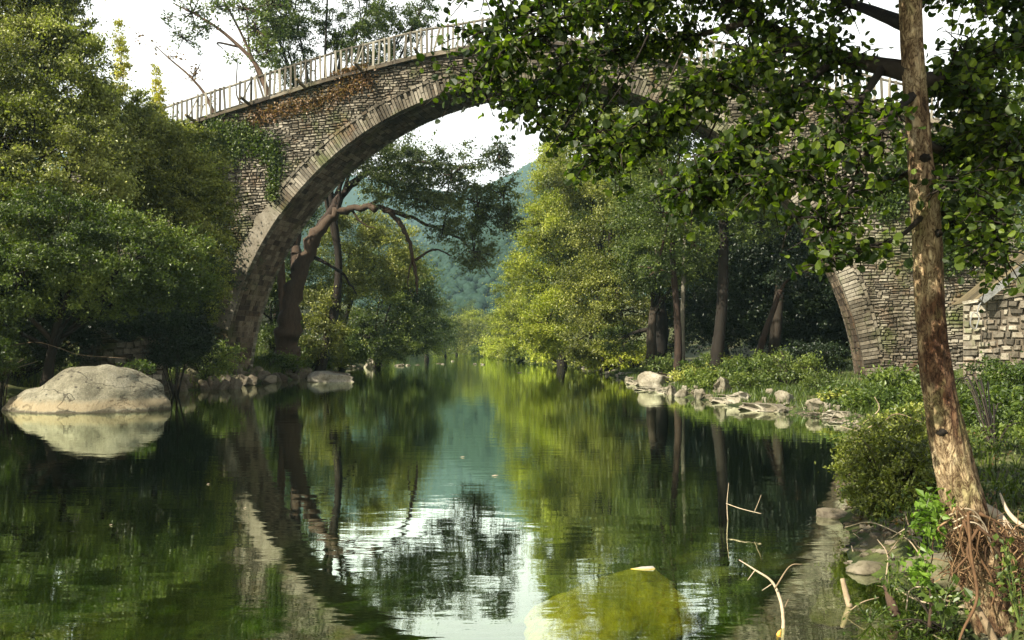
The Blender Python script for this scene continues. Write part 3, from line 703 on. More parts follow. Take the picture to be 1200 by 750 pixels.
def rock(label, px, pw, hpx, Y, group=None, dark=False, rz=None, depth=None, sink=.35, k=None, name='rock', dx=0):
    s = Y/F; X = (px-600)*s; wd = pw*s/2; h = hpx*s
    ms = RMD if dark else RM; me = ms[(k if k is not None else random.randint(0, 99)) % len(ms)]
    rh = h/(2*(1-sink)); z0 = max(GZf(X, Y), 0)*1.0
    o = link(name, me, None, (X, Y, z0+h-rh*1.0), (0, 0, rz if rz is not None else random.uniform(-.4, .4)+random.choice([0, PI])), (wd*1.22, (depth or wd*.8)*1.15, rh*1.2))
    return tag(o, label, 'rock', group)
# the big boulder
V, T = ICO4; V = V.copy()
V = np.vstack([V]); lab = V.copy()
X = lab[:, 0]; Z = lab[:, 2]
for d, h in (((.3, -.8, .5), .72), ((-.35, -.7, .62), .74), ((.85, -.3, .4), .8), ((0, -.3, .95), .86), ((.6, -.6, -.1), .8), ((-.8, -.5, .3), .8)):
    d = np.array(Vector(d).normalized()); s_ = V@d; V -= np.outer(np.clip(s_-h, 0, None)*.75, d)
prof = np.interp(X, [-1, -.8, -.62, -.45, -.38, -.2, .05, .35, .6, .85, 1], [.5, .6, .68, .6, .86, 1.0, 1.1, 1.14, 1.1, .95, .8])
V[:, 2] = np.sign(Z)*np.abs(Z)**.7*prof
nz = np.array([noise.fractal(Vector(v)*1.2+Vector((3, 1, 9)), .9, 2.1, 5) for v in V]); V *= (1+.07*nz[:, None])
cr = np.array([noise.turbulence(Vector(v)*3.2+Vector((7, 2, 2)), 4, False) for v in V]); V *= (1-.10*cr[:, None])
n3 = np.array([noise.fractal(Vector(v)*9+Vector((1, 8, 2)), .9, 2.1, 4) for v in V]); V *= (1+.012*n3[:, None])
me = np_mesh('boulder', V*np.array([2.45, 1.5, 1.24]), T, M['boulder'], smooth=True)
o = link('boulder', me, None, (-12.45, 25.8, -.05), (0, 0, -.03)); mod = o.modifiers.new('detail', 'SUBSURF'); mod.levels = mod.render_levels = 1
tag(o, 'huge pale rounded boulder with a tan waterline stain at the left edge of the river', 'boulder')
G = 'pale rocks along the right bank'
for L_ in [('flat pale slab at the far end of the right bank rocks', 744, 26, 6, 43, 1, .6), ('wide layered grey rock at the foot of the slim trunk', 776, 50, 20, 39, 3, .7),
           ('long thin pale slab lying in the water below the layered rock', 756, 34, 4, 37.5, 1, .9), ('small upright pale rock left of the round pale stone', 786, 15, 13, 34, 2, .5),
           ('round pale stone with a dark water line, second of the small row', 800, 18, 12, 32.6, 4, .5), ('small dark split stone between the pale ones', 818, 16, 11, 31, 5, .5),
           ('tall pale pointed rock half hidden in grass', 846, 27, 21, 31.4, 2, .5), ('low flat pale rock in front of the tall pointed one', 846, 32, 7, 29.2, 1, .9),
           ('pale peaked rock left of the long white slab', 868, 26, 17, 27.9, 0, .5), ('long white flat slab jutting into the river', 888, 56, 10, 25.8, 1, .9),
           ('pale stack of broken rock at the right end of the white slab', 921, 26, 16, 26.3, 3, .6), ('small pale stone behind the broken rock stack', 902, 14, 12, 28.9, 4, .5),
           ('pale triangular rock leaning at the corner of the sandy bank', 956, 30, 20, 24.2, 0, .5), ('low pale stone under the bank bush', 985, 24, 8, 22.0, 1, .6),
           ('mossy boulder in the grass beside the thick dark trunk', 848, 28, 18, 38.5, 2, .5), ('grey boulder among the bushes right of the thick trunk', 900, 30, 22, 37, 3, .6)]:
    rock(L_[0], L_[1], L_[2], L_[3], L_[4], G, k=L_[5], depth=L_[2]*L_[4]/F/2*L_[6]*1.4)
G2 = 'small pale stones scattered along the right bank'
for i in range(84):
    Y = random.uniform(21, 48) if i < 50 else random.uniform(48, 80); xr = float(np.interp(Y, *XR)); X = xr+random.uniform(-.25, .9)
    rock('small pale stone lying at the water edge of the right bank', 600+X*F/Y, random.uniform(6, 17)*min(1, 32/Y), random.uniform(3, 7.5)*min(1, 32/Y), Y, G2, name='stone')
G3 = 'stones at the left bank'
rock('pale flat topped rock standing in the river near the left bank', 394, 56, 14, 46.5, None, k=3, depth=.9)
rock('low pale slab behind the flat topped midstream rock', 380, 34, 9, 52, None, k=1, depth=.8)
rock('round whitish stone near the shaded left bank', 434, 12, 13, 78, None, k=2)
G4 = 'white stones breaking the surface beyond the bridge'
for px, Y, pw, hp in ((408, 76, 14, 5), (421, 74, 9, 4), (467, 84, 13, 5), (479, 86, 6, 3), (490, 88, 5, 3), (515, 95, 6, 2.5), (519, 92, 5, 2), (531, 110, 4, 2), (556, 92, 5, 2), (566, 90, 7, 2), (445, 88, 7, 3), (362, 70, 12, 5), (608, 62, 7, 1.5)):
    rock('white stone breaking the river surface beyond the bridge', px, pw, hp*.6, Y, G4, name='stone', sink=.5)
G5 = 'dark stones round the foot of the left bridge leg'
for i in range(40):
    Y = random.uniform(35, 52); xl = float(np.interp(Y, *XL)); X = xl+random.uniform(-.7, .6)
    rock('dark stone at the waterline by the left bridge leg', 600+X*F/Y, random.uniform(9, 22), random.uniform(5, 13), Y, G5, dark=random.random() < .65, name='stone')
for px in (212, 224, 238, 250, 262, 275):
    rock('dark stone at the waterline by the left bridge leg', px, random.uniform(14, 20), random.uniform(9, 15), random.uniform(37.5, 39), G5, dark=True, name='stone')

ivy('feathery green growth spilling over the left shoulder of the bridge', [(-20.5, 11.2, .7), (-18.5, 11.0, .8), (-17.2, 10.2, .7), (-16.6, 8.6, .5)], 9000, .15, 'leaf_olive', .4, .5)
ivy('dark moss and creeper patch high on the left face under the railing', [(-15.2, 12.8, .35), (-14.6, 12.2, .5), (-14.3, 11.4, .45)], 3500, .13, 'leaf_mid', .4, .12)
ivy('pale green creeper climbing the right abutment of the bridge', [(18.2, 5.2, .4), (19.0, 7.2, .6), (20.2, 8.8, .7)], 5000, .14, 'leaf_herb', .4, .2)
# ------------------------------------------------------------------ left bank growth
tree('leafy_tree', 'tall grey green broadleaf tree filling the left edge of the picture', 'tree', (-60, 30), .3,
     [PB(10, 30, 31, 85, 75), PB(60, 95, 30, 65, 75), PB(-60, 120, 30, 110, 130), PB(40, 190, 29.5, 95, 85), PB(100, 190, 30, 55, 70), PB(-40, 260, 29, 100, 90), PB(95, 130, 30.5, 38, 50), PB(30, 0, 31, 60, 50), PB(75, 40, 31, 38, 45), PB(60, -30, 31, 50, 40)], .115, 'leaf_sage', 1.6, limbs=3, csize=.17)
tree('leafy_tree', 'rounded yellow green tree covering the left end of the bridge', 'tree', (170, 35), .2,
     [PB(165, 190, 35, 60, 65), PB(215, 205, 35.5, 50, 60), PB(240, 250, 36, 32, 70), PB(150, 150, 36, 40, 45), PB(120, 150, 35, 45, 50), PB(235, 330, 36, 34, 50), PB(195, 260, 35, 50, 50)], .115, 'leaf_olive', 1.7, csize=.17)
tree('leafy_tree', 'glossy dark leaved tree leaning over the big boulder', 'tree', (50, 28.5), .2,
     [PB(60, 280, 27, 90, 55), PB(150, 300, 27.5, 70, 55), PB(205, 315, 29, 48, 50), PB(20, 320, 26.5, 70, 50), PB(110, 345, 28, 70, 30), PB(-30, 360, 27, 60, 60)], .10, 'leaf_mid', 1.3, csize=.17)
bush('dark bush in the shade between the boulder and the left bridge leg', 205, 440, 33.5, [PB(200, 395, 33.5, 32, 45), PB(225, 380, 35, 25, 50)], .10, 'leaf_shade_dark', 1.6)
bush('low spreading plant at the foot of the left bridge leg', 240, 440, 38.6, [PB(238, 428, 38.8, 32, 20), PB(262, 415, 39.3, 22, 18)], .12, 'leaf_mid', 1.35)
bush('dark undergrowth behind the big boulder', 20, 430, 30.5, [PB(20, 400, 31, 60, 35), PB(-40, 400, 30, 60, 50), PB(75, 405, 31.5, 35, 25), PB(100, 370, 32, 60, 35), PB(30, 370, 32, 60, 40), PB(160, 400, 34.5, 40, 30)], .11, 'leaf_shade_dark', 1.5)
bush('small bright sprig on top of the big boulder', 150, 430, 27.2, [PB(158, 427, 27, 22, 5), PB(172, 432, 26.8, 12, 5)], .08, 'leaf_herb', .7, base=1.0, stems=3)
bush('dark thicket along the left shore beyond the boulder', 180, 420, 41, [PB(150, 390, 41, 55, 45), PB(190, 350, 42, 45, 50), PB(100, 350, 40, 80, 70), PB(20, 340, 40, 80, 80), PB(230, 300, 43, 40, 60)], .14, 'leaf_shade_dark', 1.4)
for (px, py, Y, rx, ry, lab) in ((140, 66, 44, 7, 44, 'slender golden tree top rising above the left trees'), (183, 108, 42, 7, 30, 'short golden sprout beside the left end of the railing')):
    tree('golden_sapling', lab, 'sapling', (px, Y), .06, [PB(px, py-ry*.6, Y, rx*.6, ry*.5), PB(px+2, py, Y, rx, ry*.5), PB(px+1, py+ry*.6, Y, rx*1.3, ry*.5)], .12, 'leaf_gold', 1.1, limbs=2)
# ------------------------------------------------------------------ trees behind the bridge, left
def leaning_tree():
    Y = 52; b = W(338, 402, Y); b.z = GZf(b.x, b.y)-.2
    root = empty('leaning_tree', b, 0, 'old leaning tree with thick twisted trunk arching over the river behind the bridge', 'tree')
    def L(*pts, dy=0): return [(*(W(x, y, Y+d)-b), r) for x, y, d, r in pts]
    mb = MB()
    main = L((333, 436, 0, .95), (335, 410, 0, .78), (340, 370, 0, .62), (350, 325, 0, .5), (366, 285, 0, .42), (385, 258, 0, .29), (410, 245, 0, .22), (445, 243, -1, .17), (466, 258, -1.5, .14), (480, 285, -2, .11), (487, 318, -2, .10), (489, 345, -2, .04))
    subs = [L((372, 275, 0, .35), (395, 235, 1, .25), (430, 205, 1, .17), (480, 190, 1, .11), (540, 195, 0, .05)),
            L((350, 320, 0, .4), (345, 270, 1, .32), (365, 215, 2, .24), (400, 165, 2, .15), (430, 130, 2, .08)),
            L((452, 245, -1, .15), (500, 262, -1, .10), (545, 285, -1, .06), (575, 325, -1, .02)),
            L((486, 305, -2, .08), (510, 292, -2, .06), (530, 300, -2, .03)), L((430, 242, 0, .13), (470, 225, 0, .09), (530, 230, 0, .06), (590, 245, 0, .02)),
            L((366, 300, 0, .12), (400, 320, 0, .09), (418, 345, 0, .05)), L((395, 250, 0, .12), (400, 215, 0, .08), (402, 190, 0, .04)), L((484, 300, -2, .07), (478, 330, -2, .03), (484, 350, -2, .015)),
            L((410, 243, 0, .09), (425, 262, 0, .05), (440, 268, 0, .03))]
    for k, q in enumerate([main]+subs):
        sp = spline(q, 6)
        for a_ in range(3, len(sp)-1): sp[a_, :3] += RNG.normal(size=3)*min(.09, sp[a_, 3]*.35); sp[a_, 3] *= RNG.uniform(.82, 1.15)
        mb.tube([s[:3] for s in sp], [s[3] for s in sp], 10 if k == 0 else 6, jit=.12)
    bl = [PB(400, 175, 52, 40, 35), PB(455, 215, 50, 36, 24), PB(595, 260, 49, 18, 20), PB(430, 175, 51, 55, 40), PB(480, 195, 50, 50, 38), PB(530, 205, 49, 42, 42), PB(560, 245, 49, 34, 34), PB(590, 225, 49, 22, 26), PB(555, 295, 49, 30, 30), PB(500, 235, 50, 40, 22), PB(520, 265, 49, 25, 20), PB(585, 180, 50, 22, 22)]
    P, C = clumps(bl, .16, .95, RNG, .22, .2)
    for (c, r), cc in zip(bl, C):
        for j in range(min(9, len(cc))):
            e = Vector(cc[j])-b; s0 = c-b; mm = s0.lerp(e, .5)+Vector((0, 0, random.uniform(-.3, .3))); mb.tube([s0, mm, e], [.05, .035, .015], 4)
    mb.build('trunk', M['bark_old'], root, True)
    V, T, t = leaf_tris(P-np.array(b), .16, .5, .3, droop=.4); link('crown', np_mesh('crown', V, T, M['leaf_grey'], t), root)
leaning_tree()
tree('broadleaf_tree', 'tall tree with two dense dark columns of leaves rising above the bridge railing', 'tree', (372, 56), .30,
     [PB(338, 60, 56, 34, 36), PB(345, 10, 56, 38, 36), PB(318, 20, 56, 34, 28), PB(425, 55, 56, 26, 30), PB(430, 10, 56, 32, 32), PB(470, 35, 57, 28, 30), PB(385, -35, 56, 60, 26), PB(395, 40, 57, 20, 26), PB(450, 70, 56, 18, 16), PB(495, 10, 57, 20, 22), PB(372, 130, 57, 45, 40)], .15, 'leaf_mid', 1.1, csize=.2)
def airy(label, pts_list, clus, Y, base):
    b = W(base[0], base[1], Y); b.z = base[2]; root = empty('airy_tree', b, 0, label, 'tree'); mb = MB(); P = []
    for pts in pts_list:
        q = spline([(*(W(x, y, Y)-b), r) for x, y, r in pts], 5); mb.tube([s[:3] for s in q], [s[3] for s in q], 6)
    for (x, y, rx, ry, n) in clus:
        c = W(x, y, Y)-b; s = Y/F; k = max(3, n//12)
        sub = RNG.normal(size=(k, 3))*np.array([rx, rx, ry])*s*.5+np.array(c)
        for e in sub: mb.tube([c, Vector(e)], [.035, .012], 3)
        P.append(np.repeat(sub, n//k+1, 0)+RNG.normal(size=(k*(n//k+1), 3))*.16)
    mb.build('trunk', M['bark_red'], root, True); P = np.vstack(P)
    V, T, t = leaf_tris(P, .19, .6, .3); link('crown', np_mesh('crown', V, T, M['leaf_brown'] if 'russet' in label else M['leaf_mid'], t), root)
airy('thin open tree with sparse small leaves spreading over the railing against the sky', [[(338, 425, .32), (330, 330, .25), (318, 150, .2), (305, 85, .15), (270, 45, .11), (235, 20, .07), (205, 5, .04)], [(300, 78, .1), (283, 40, .07), (262, 0, .05)], [(280, 55, .07), (255, 50, .05), (262, 58, .02)], [(308, 100, .08), (293, 60, .06), (290, 20, .04)], [(318, 120, .08), (280, 118, .05), (278, 70, .03)]],
     [(225, 15, 22, 16, 330), (215, 45, 14, 14, 220), (255, 8, 22, 14, 330), (285, 10, 24, 14, 420), (240, 32, 18, 12, 230), (300, 35, 22, 18, 420), (315, 60, 16, 16, 260), (320, 5, 24, 14, 380), (275, 70, 12, 8, 60), (300, 60, 14, 12, 110), (200, 20, 10, 14, 60)], 52, (338, 425, 1.2))
airy('bare russet branch with a few leaf tufts left of the railing', [[(266, 425, .24), (262, 300, .18), (258, 170, .14), (245, 120, .1), (225, 92, .07), (200, 70, .05), (180, 52, .02)], [(225, 92, .05), (232, 80, .03), (236, 72, .01)]],
     [(230, 84, 10, 8, 60), (200, 66, 8, 5, 22), (163, 42, 5, 3, 14), (182, 57, 5, 3, 10), (245, 120, 12, 8, 40)], 50, (266, 425, 1.5))
tree('broadleaf_tree', 'leafy green tree filling the gap between the bridge leg and the leaning trunk', 'tree', (322, 60), .2, [PB(325, 300, 60, 30, 60), PB(355, 345, 61, 30, 50), PB(300, 350, 60, 30, 60), PB(330, 400, 58, 34, 28), PB(340, 235, 62, 30, 45)], .16, 'leaf_mid', 1.3)
# ------------------------------------------------------------------ trees along the left shore beyond the bridge
tree('broadleaf_tree', 'pale green tree under the arch behind the leaning trunk', 'tree', (400, 66), .25, [PB(410, 290, 66, 42, 42), PB(450, 300, 68, 40, 50), PB(400, 330, 64, 30, 30)], .17, 'leaf_olive', 1.35)
tree('broadleaf_tree', 'drooping olive tree hanging over the left shore in the middle distance', 'tree', (440, 76), .3, [PB(445, 350, 75, 45, 55), PB(480, 360, 78, 34, 48), PB(430, 395, 73, 30, 28), PB(470, 330, 77, 36, 35), PB(490, 400, 80, 26, 20), PB(455, 408, 74, 36, 16)], .19, 'leaf_mid', 1.4)
bush('light green bush at the leaning trunk on the left shore', 378, 425, 57, [PB(378, 360, 57, 26, 30), PB(385, 395, 56, 26, 26), PB(365, 410, 56, 20, 14)], .15, 'leaf_olive', 1.35)
bush('sunny yellow green grass clump at the foot of the left bridge leg', 322, 432, 50, [PB(320, 425, 50, 20, 13), PB(345, 425, 51, 20, 10)], .13, 'leaf_herb', 1.35)
tree('broadleaf_tree', 'dark tree over the left shore at the river bend', 'tree', (500, 115), .3, [PB(500, 380, 112, 28, 35), PB(478, 385, 100, 24, 32), PB(515, 395, 120, 14, 22)], .24, 'leaf_mid', 1.35)
FG = 'round pale trees at the far bend of the river'
for px, Y, ty, rx, m in ((535, 190, 372, 17, 'leaf_olive'), (553, 215, 360, 16, 'leaf_yellow'), (570, 205, 372, 16, 'leaf_olive'), (588, 180, 365, 17, 'leaf_yellow'), (522, 170, 378, 14, 'leaf_mid'), (600, 240, 350, 16, 'leaf_mid'), (520, 260, 352, 16, 'leaf_mid'), (547, 260, 352, 12, 'leaf_mid'), (575, 262, 368, 18, 'leaf_olive'), (500, 268, 365, 25, 'leaf_mid'), (615, 268, 360, 30, 'leaf_olive'), (470, 268, 362, 30, 'leaf_mid')):
    h = 411-ty; tree('round_tree', {'leaf_olive': 'round olive tree at the far bend of the river', 'leaf_yellow': 'round yellow green tree at the far bend of the river', 'leaf_mid': 'round mid green tree at the far bend of the river'}[m], 'tree', (px, Y), .25, [PB(px, ty+h*.35, Y, rx, h*.38), PB(px+random.uniform(-6, 6), ty+h*.7, Y-2, rx*1.2, h*.42)], .34, m, 1.3, group=FG, limbs=1)
# ------------------------------------------------------------------ right bank trees
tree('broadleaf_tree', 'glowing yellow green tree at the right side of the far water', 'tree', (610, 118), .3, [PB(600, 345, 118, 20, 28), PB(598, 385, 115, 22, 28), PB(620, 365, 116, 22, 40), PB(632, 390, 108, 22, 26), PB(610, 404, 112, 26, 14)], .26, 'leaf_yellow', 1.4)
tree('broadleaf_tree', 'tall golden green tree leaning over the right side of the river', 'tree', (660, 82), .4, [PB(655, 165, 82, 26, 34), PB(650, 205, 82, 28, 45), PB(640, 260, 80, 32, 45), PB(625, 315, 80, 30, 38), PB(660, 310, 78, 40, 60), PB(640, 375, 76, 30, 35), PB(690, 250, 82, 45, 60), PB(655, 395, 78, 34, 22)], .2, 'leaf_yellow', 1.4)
tree('broadleaf_tree', 'large mid green tree right of the river behind the bridge', 'tree', (715, 66), .4, [PB(700, 145, 66, 48, 36), PB(750, 150, 66, 46, 40), PB(690, 200, 66, 45, 50), PB(735, 215, 66, 48, 60), PB(700, 275, 65, 50, 50), PB(745, 295, 64, 45, 50), PB(695, 345, 63, 42, 45), PB(730, 365, 61, 38, 32), PB(690, 400, 62, 34, 22)], .17, 'leaf_olive', 1.4)
tree('broadleaf_tree', 'dense tree with low boughs above the right bank rocks', 'tree', (765, 54), .35, [PB(790, 240, 54, 50, 55), PB(765, 310, 53, 38, 40), PB(810, 300, 53, 34, 40), PB(730, 395, 56, 25, 20), PB(760, 200, 56, 50, 50)], .15, 'leaf_mid', 1.35)
def plain_trunk(label, pts, Y, bark, blobs, leaf, m, cov, name='slim_tree'):
    b = W(pts[0][0], pts[0][1], Y); b.z = GZf(b.x, b.y)-.1; root = empty(name, b, 0, label, 'tree'); mb = MB()
    q = spline([(*(W(x, y, Y)-b), r) for x, y, r in pts], 6); q[0][2] = 0
    mb.tube([s[:3] for s in q], [s[3] for s in q], 10, jit=.09)
    P, C = clumps(blobs, leaf, cov, RNG, .24, .4)
    for (c, r), cc in zip(blobs, C):
        s0 = Vector(q[-4][:3]); e = c-b; mb.tube([s0, s0.lerp(e, .5)+Vector((0, 0, .3)), e], [.09, .07, .04], 5)
        for j in range(min(8, len(cc))): mb.tube([e, Vector(cc[j])-b], [.035, .012], 4)
    mb.build('trunk', M[bark], root, True); V, T, t = leaf_tris(P-np.array(b), leaf, .6, .4); link('crown', np_mesh('crown', V, T, M[m], t), root)
plain_trunk('slim sunlit reddish trunk standing on the layered rock of the right bank', [(793, 440, .2), (795, 400, .17), (792, 350, .15), (788, 290, .13), (792, 200, .1)], 41, 'bark_red', [PB(800, 150, 42, 50, 40), PB(760, 170, 41, 40, 40), PB(775, 250, 39, 40, 36), PB(812, 285, 39.5, 30, 26), PB(770, 315, 40, 26, 18)], .13, 'leaf_mid', .8)
plain_trunk('thick dark trunk rising from the grass right of the slim one', [(838, 436, .34), (842, 400, .27), (847, 340, .235), (848, 250, .21), (846, 150, .17)], 40, 'bark', [PB(880, 130, 41, 60, 45), PB(830, 110, 41, 50, 40), PB(910, 190, 42, 50, 40), PB(850, 215, 38.5, 44, 34), PB(885, 262, 39, 30, 26)], .14, 'leaf_mid', .9)
plain_trunk('short leaning reddish trunk in the bushes at the back of the right bank', [(885, 432, .2), (892, 405, .16), (900, 380, .14), (915, 340, .1)], 42, 'bark_red', [PB(930, 320, 43, 30, 30)], .14, 'leaf_shade_dark', .6)
plain_trunk('pale straight trunk glimpsed between the two dark ones', [(800, 420, .14), (800, 370, .13), (801, 330, .12), (803, 260, .1)], 52, 'rail', [PB(803, 230, 52, 30, 30)], .14, 'leaf_mid', .5)
plain_trunk('dark forked trunk at the edge of the clearing', [(772, 425, .5), (775, 380, .45), (770, 340, .38), (760, 290, .3)], 56, 'bark', [PB(760, 270, 57, 50, 40)], .15, 'leaf_mid', .6)
plain_trunk('thin dark trunk in a pair near the water in the middle distance', [(708, 430, .2), (705, 400, .16), (702, 370, .12), (700, 340, .1)], 62, 'bark', [PB(700, 340, 62, 30, 25)], .15, 'leaf_olive', .5)
plain_trunk('leaning dark trunk beside the pair near the water', [(728, 428, .25), (732, 400, .2), (728, 370, .15), (722, 340, .1)], 60, 'bark', [PB(725, 335, 61, 30, 25)], .15, 'leaf_olive', .5)
plain_trunk('broad black tree under the right side of the arch', [(905, 430, .36), (910, 380, .3), (918, 300, .26), (930, 240, .2)], 52, 'bark', [PB(900, 270, 52, 60, 50), PB(950, 260, 51, 60, 60), PB(960, 340, 53, 50, 50), PB(905, 345, 55, 50, 45), PB(1000, 300, 52, 60, 70), PB(860, 300, 56, 45, 60), PB(990, 400, 55, 50, 40), PB(930, 180, 52, 70, 50)], .18, 'leaf_shade_dark', 1.35, 'dark_tree')
tree('dark_tree', 'dense dark tree behind the right leg of the bridge', 'tree', (1040, 60), .4, [PB(1000, 250, 60, 80, 80), PB(900, 330, 62, 80, 70), PB(1060, 300, 60, 90, 100), PB(1000, 380, 60, 90, 50), PB(1120, 220, 58, 80, 90), PB(820, 350, 66, 50, 50), PB(880, 230, 62, 60, 70)], .22, 'leaf_shade_dark', 1.35)
tree('dark_tree', 'dark tree closing the wood behind the thick trunk', 'tree', (850, 72), .4, [PB(820, 330, 72, 60, 60), PB(880, 370, 72, 60, 50), PB(940, 320, 72, 60, 70), PB(800, 260, 74, 60, 60), PB(790, 385, 76, 30, 30)], .24, 'leaf_shade_dark', 1.3)
tree('leafy_tree', 'leafy tree over the right end of the bridge', 'tree', (1215, 36), .3, [PB(1200, 160, 35, 40, 70), PB(1230, 60, 36, 60, 70), PB(1205, 270, 34, 26, 50), PB(1260, 200, 35, 60, 90)], .14, 'leaf_mid', .7)
# ------------------------------------------------------------------ undergrowth of the right bank
UG = [('bright leafy herb clump at the foot of the slim trunk', 815, 437, 40, [PB(812, 432, 39, 20, 12), PB(830, 428, 40, 16, 14)], 'leaf_herb'),
      ('tall green nettles behind the peaked rock', 868, 440, 34, [PB(868, 440, 33, 26, 16), PB(890, 432, 34, 22, 18)], 'leaf_herb'),
      ('dense green bush at the middle of the right bank', 925, 440, 33, [PB(915, 440, 33, 30, 24), PB(945, 436, 33.5, 24, 26), PB(905, 425, 35, 24, 20)], 'leaf_mid'),
      ('dark tall weeds behind the dense green bush', 955, 430, 37, [PB(945, 415, 37, 34, 20), PB(975, 425, 37, 24, 22)], 'leaf_shade_dark'),
      ('grassy green bush hiding the foot of the right bridge leg', 1008, 480, 24.5, [PB(1000, 468, 24.5, 34, 22), PB(1030, 475, 24, 28, 24), PB(985, 478, 24, 18, 14)], 'leaf_herb'),
      ('sunny clearing bush seen between the trunks', 745, 420, 60, [PB(745, 412, 60, 22, 14), PB(720, 418, 62, 16, 10), PB(765, 410, 64, 20, 12)], 'leaf_yellow')]
for lab, px, py, Y, bl, m in UG: bush(lab, px, py, Y, bl, .11 if Y < 50 else .16, m, .85)
bush('fine leaved olive shrub overhanging the water left of the near trunk', 1045, 590, 9.3, [PB(1030, 540, 9.4, 50, 40), PB(1070, 560, 8.9, 34, 45), PB(1010, 568, 9.2, 30, 28), PB(1050, 508, 10, 46, 24), PB(1045, 590, 8.8, 38, 22), PB(996, 535, 9.6, 20, 20), PB(1085, 520, 9.5, 30, 30)], .045, 'leaf_olive', 1.1, csize=.2, stems=12)
bush('mixed green shrub behind the near trunk on the right', 1165, 600, 11, [PB(1150, 560, 11, 34, 36), PB(1190, 530, 11.5, 50, 40), PB(1200, 590, 10, 45, 45), PB(1130, 470, 15, 30, 22), PB(1165, 500, 13, 45, 30), PB(1200, 640, 8.5, 40, 45)], .06, 'leaf_herb', 1.0, csize=.2)
bush('bright green bush below the retaining wall', 1170, 470, 19, [PB(1160, 465, 19, 40, 22), PB(1200, 450, 19, 40, 28), PB(1120, 480, 18, 34, 20), PB(1170, 440, 21, 40, 18), PB(1085, 465, 19, 24, 16)], .08, 'leaf_herb', 1.35)
bush('scrub of twigs and leaves between the shrub and the pier', 1080, 490, 16.5, [PB(1075, 490, 16.5, 50, 16), PB(1040, 500, 16, 30, 12)], .07, 'leaf_olive', .5, stems=16)
# grass
def grass(label, fn, n, h, m, name='grass'):
    X, Y = fn(n); d = ground_z(X, Y); k = (d > .04); X, Y, d = X[k], Y[k], d[k]; n = len(X)
    H = h*RNG.uniform(.4, 1.2, n); a = RNG.uniform(0, 2*PI, n); wv = .010+H*.03; ln = RNG.normal(size=(n, 2))*H[:, None]*.35
    b0 = np.stack([X-np.cos(a)*wv, Y-np.sin(a)*wv, d-.02], 1); b1 = np.stack([X+np.cos(a)*wv, Y+np.sin(a)*wv, d-.02], 1); t = np.stack([X+ln[:, 0], Y+ln[:, 1], d+H], 1)
    V = np.stack([b0, b1, t], 1).reshape(-1, 3); T = np.arange(n*3).reshape(-1, 3)
    o = link(name, np_mesh(name, V, T, M[m], np.repeat(RNG.uniform(0, 1, n), 3))); tag(o, label, kind='stuff')
def rb(y0, y1, w0):
    def f(n): Y = RNG.uniform(y0, y1, n); return np.interp(Y, *XR)+np.abs(RNG.normal(size=n))*w0+.2, Y
    return f
def lb(y0, y1, w0):
    def f(n): Y = RNG.uniform(y0, y1, n); return np.interp(Y, *XL)-np.abs(RNG.normal(size=n))*w0-.2, Y
    return f
grass('tall fresh grass of the right bank', rb(21, 60, 5), 30000, .22, 'leaf_herb')
grass('short grass of the right bank near the old trunk', rb(7, 21, 3), 14000, .12, 'leaf_mid')
def cover(label, n, y0, y1, w0, m, leaf, h, name='ground_cover', up=2., asp=.6):
    Y = RNG.uniform(y0, y1, n); X = np.interp(Y, *XR)+np.abs(RNG.normal(size=n))*w0+.15; pat = np.sin(X*2.1+Y*.7)+np.sin(Y*1.9-X)+RNG.normal(size=n)*.5; k = pat > -.6; X, Y = X[k], Y[k]
    z = ground_z(X, Y); P = np.stack([X, Y, z+np.abs(RNG.normal(size=len(X)))*h+.01], 1); P = P[z > .03]; V, T, t = leaf_tris(P, leaf, asp, up); tag(link(name, np_mesh(name, V, T, M[m], t)), label, kind='stuff')
cover('low leafy ground cover under the near alder', 24000, 5, 20, 3, 'leaf_mid', .05, .12)
cover('fallen brown leaves on the near bank', 5000, 4, 16, 2.2, 'leaf_brown', .055, .008, 'leaf_litter', 6)
grass('rough grass of the left shore', lb(30, 70, 3), 22000, .4, 'leaf_mid')

# ------------------------------------------------------------------ bushes lining both shores beyond the bridge
def shore_bush_proto(m, seed):
    bl = [(Vector((0, 0, .9)), (1.5, 1.2, 1.0)), (Vector((1.1, .3, .7)), (1.1, 1, .8)), (Vector((-1.1, -.2, .8)), (1.1, 1, .8))]
    P, C = clumps(bl, .2, 1.2, RNG, .25, .3); P = P[P[:, 2] > -.1]; V, T, t = leaf_tris(P, .2, .55, .5); f = np_mesh('foliage', V, T, M[m], t)
    mb = MB()
    for cc in C:
        for j in range(5): mb.tube([(0, 0, -.2), Vector(cc[j])*.5+Vector((0, 0, .2)), Vector(cc[j])], [.05, .04, .015], 4)
    me = bpy.data.meshes.new('stem'); me.from_pydata(mb.v, [], mb.f); a = me.attributes.new('tint', 'FLOAT', 'POINT'); a.data.foreach_set('value', np.array(mb.t, np.float32)); me.materials.append(M['bark'])
    return f, me
protos = [('olive', shore_bush_proto('leaf_olive', 1)), ('deep green', shore_bush_proto('leaf_mid', 2)), ('yellow green', shore_bush_proto('leaf_yellow', 3))]
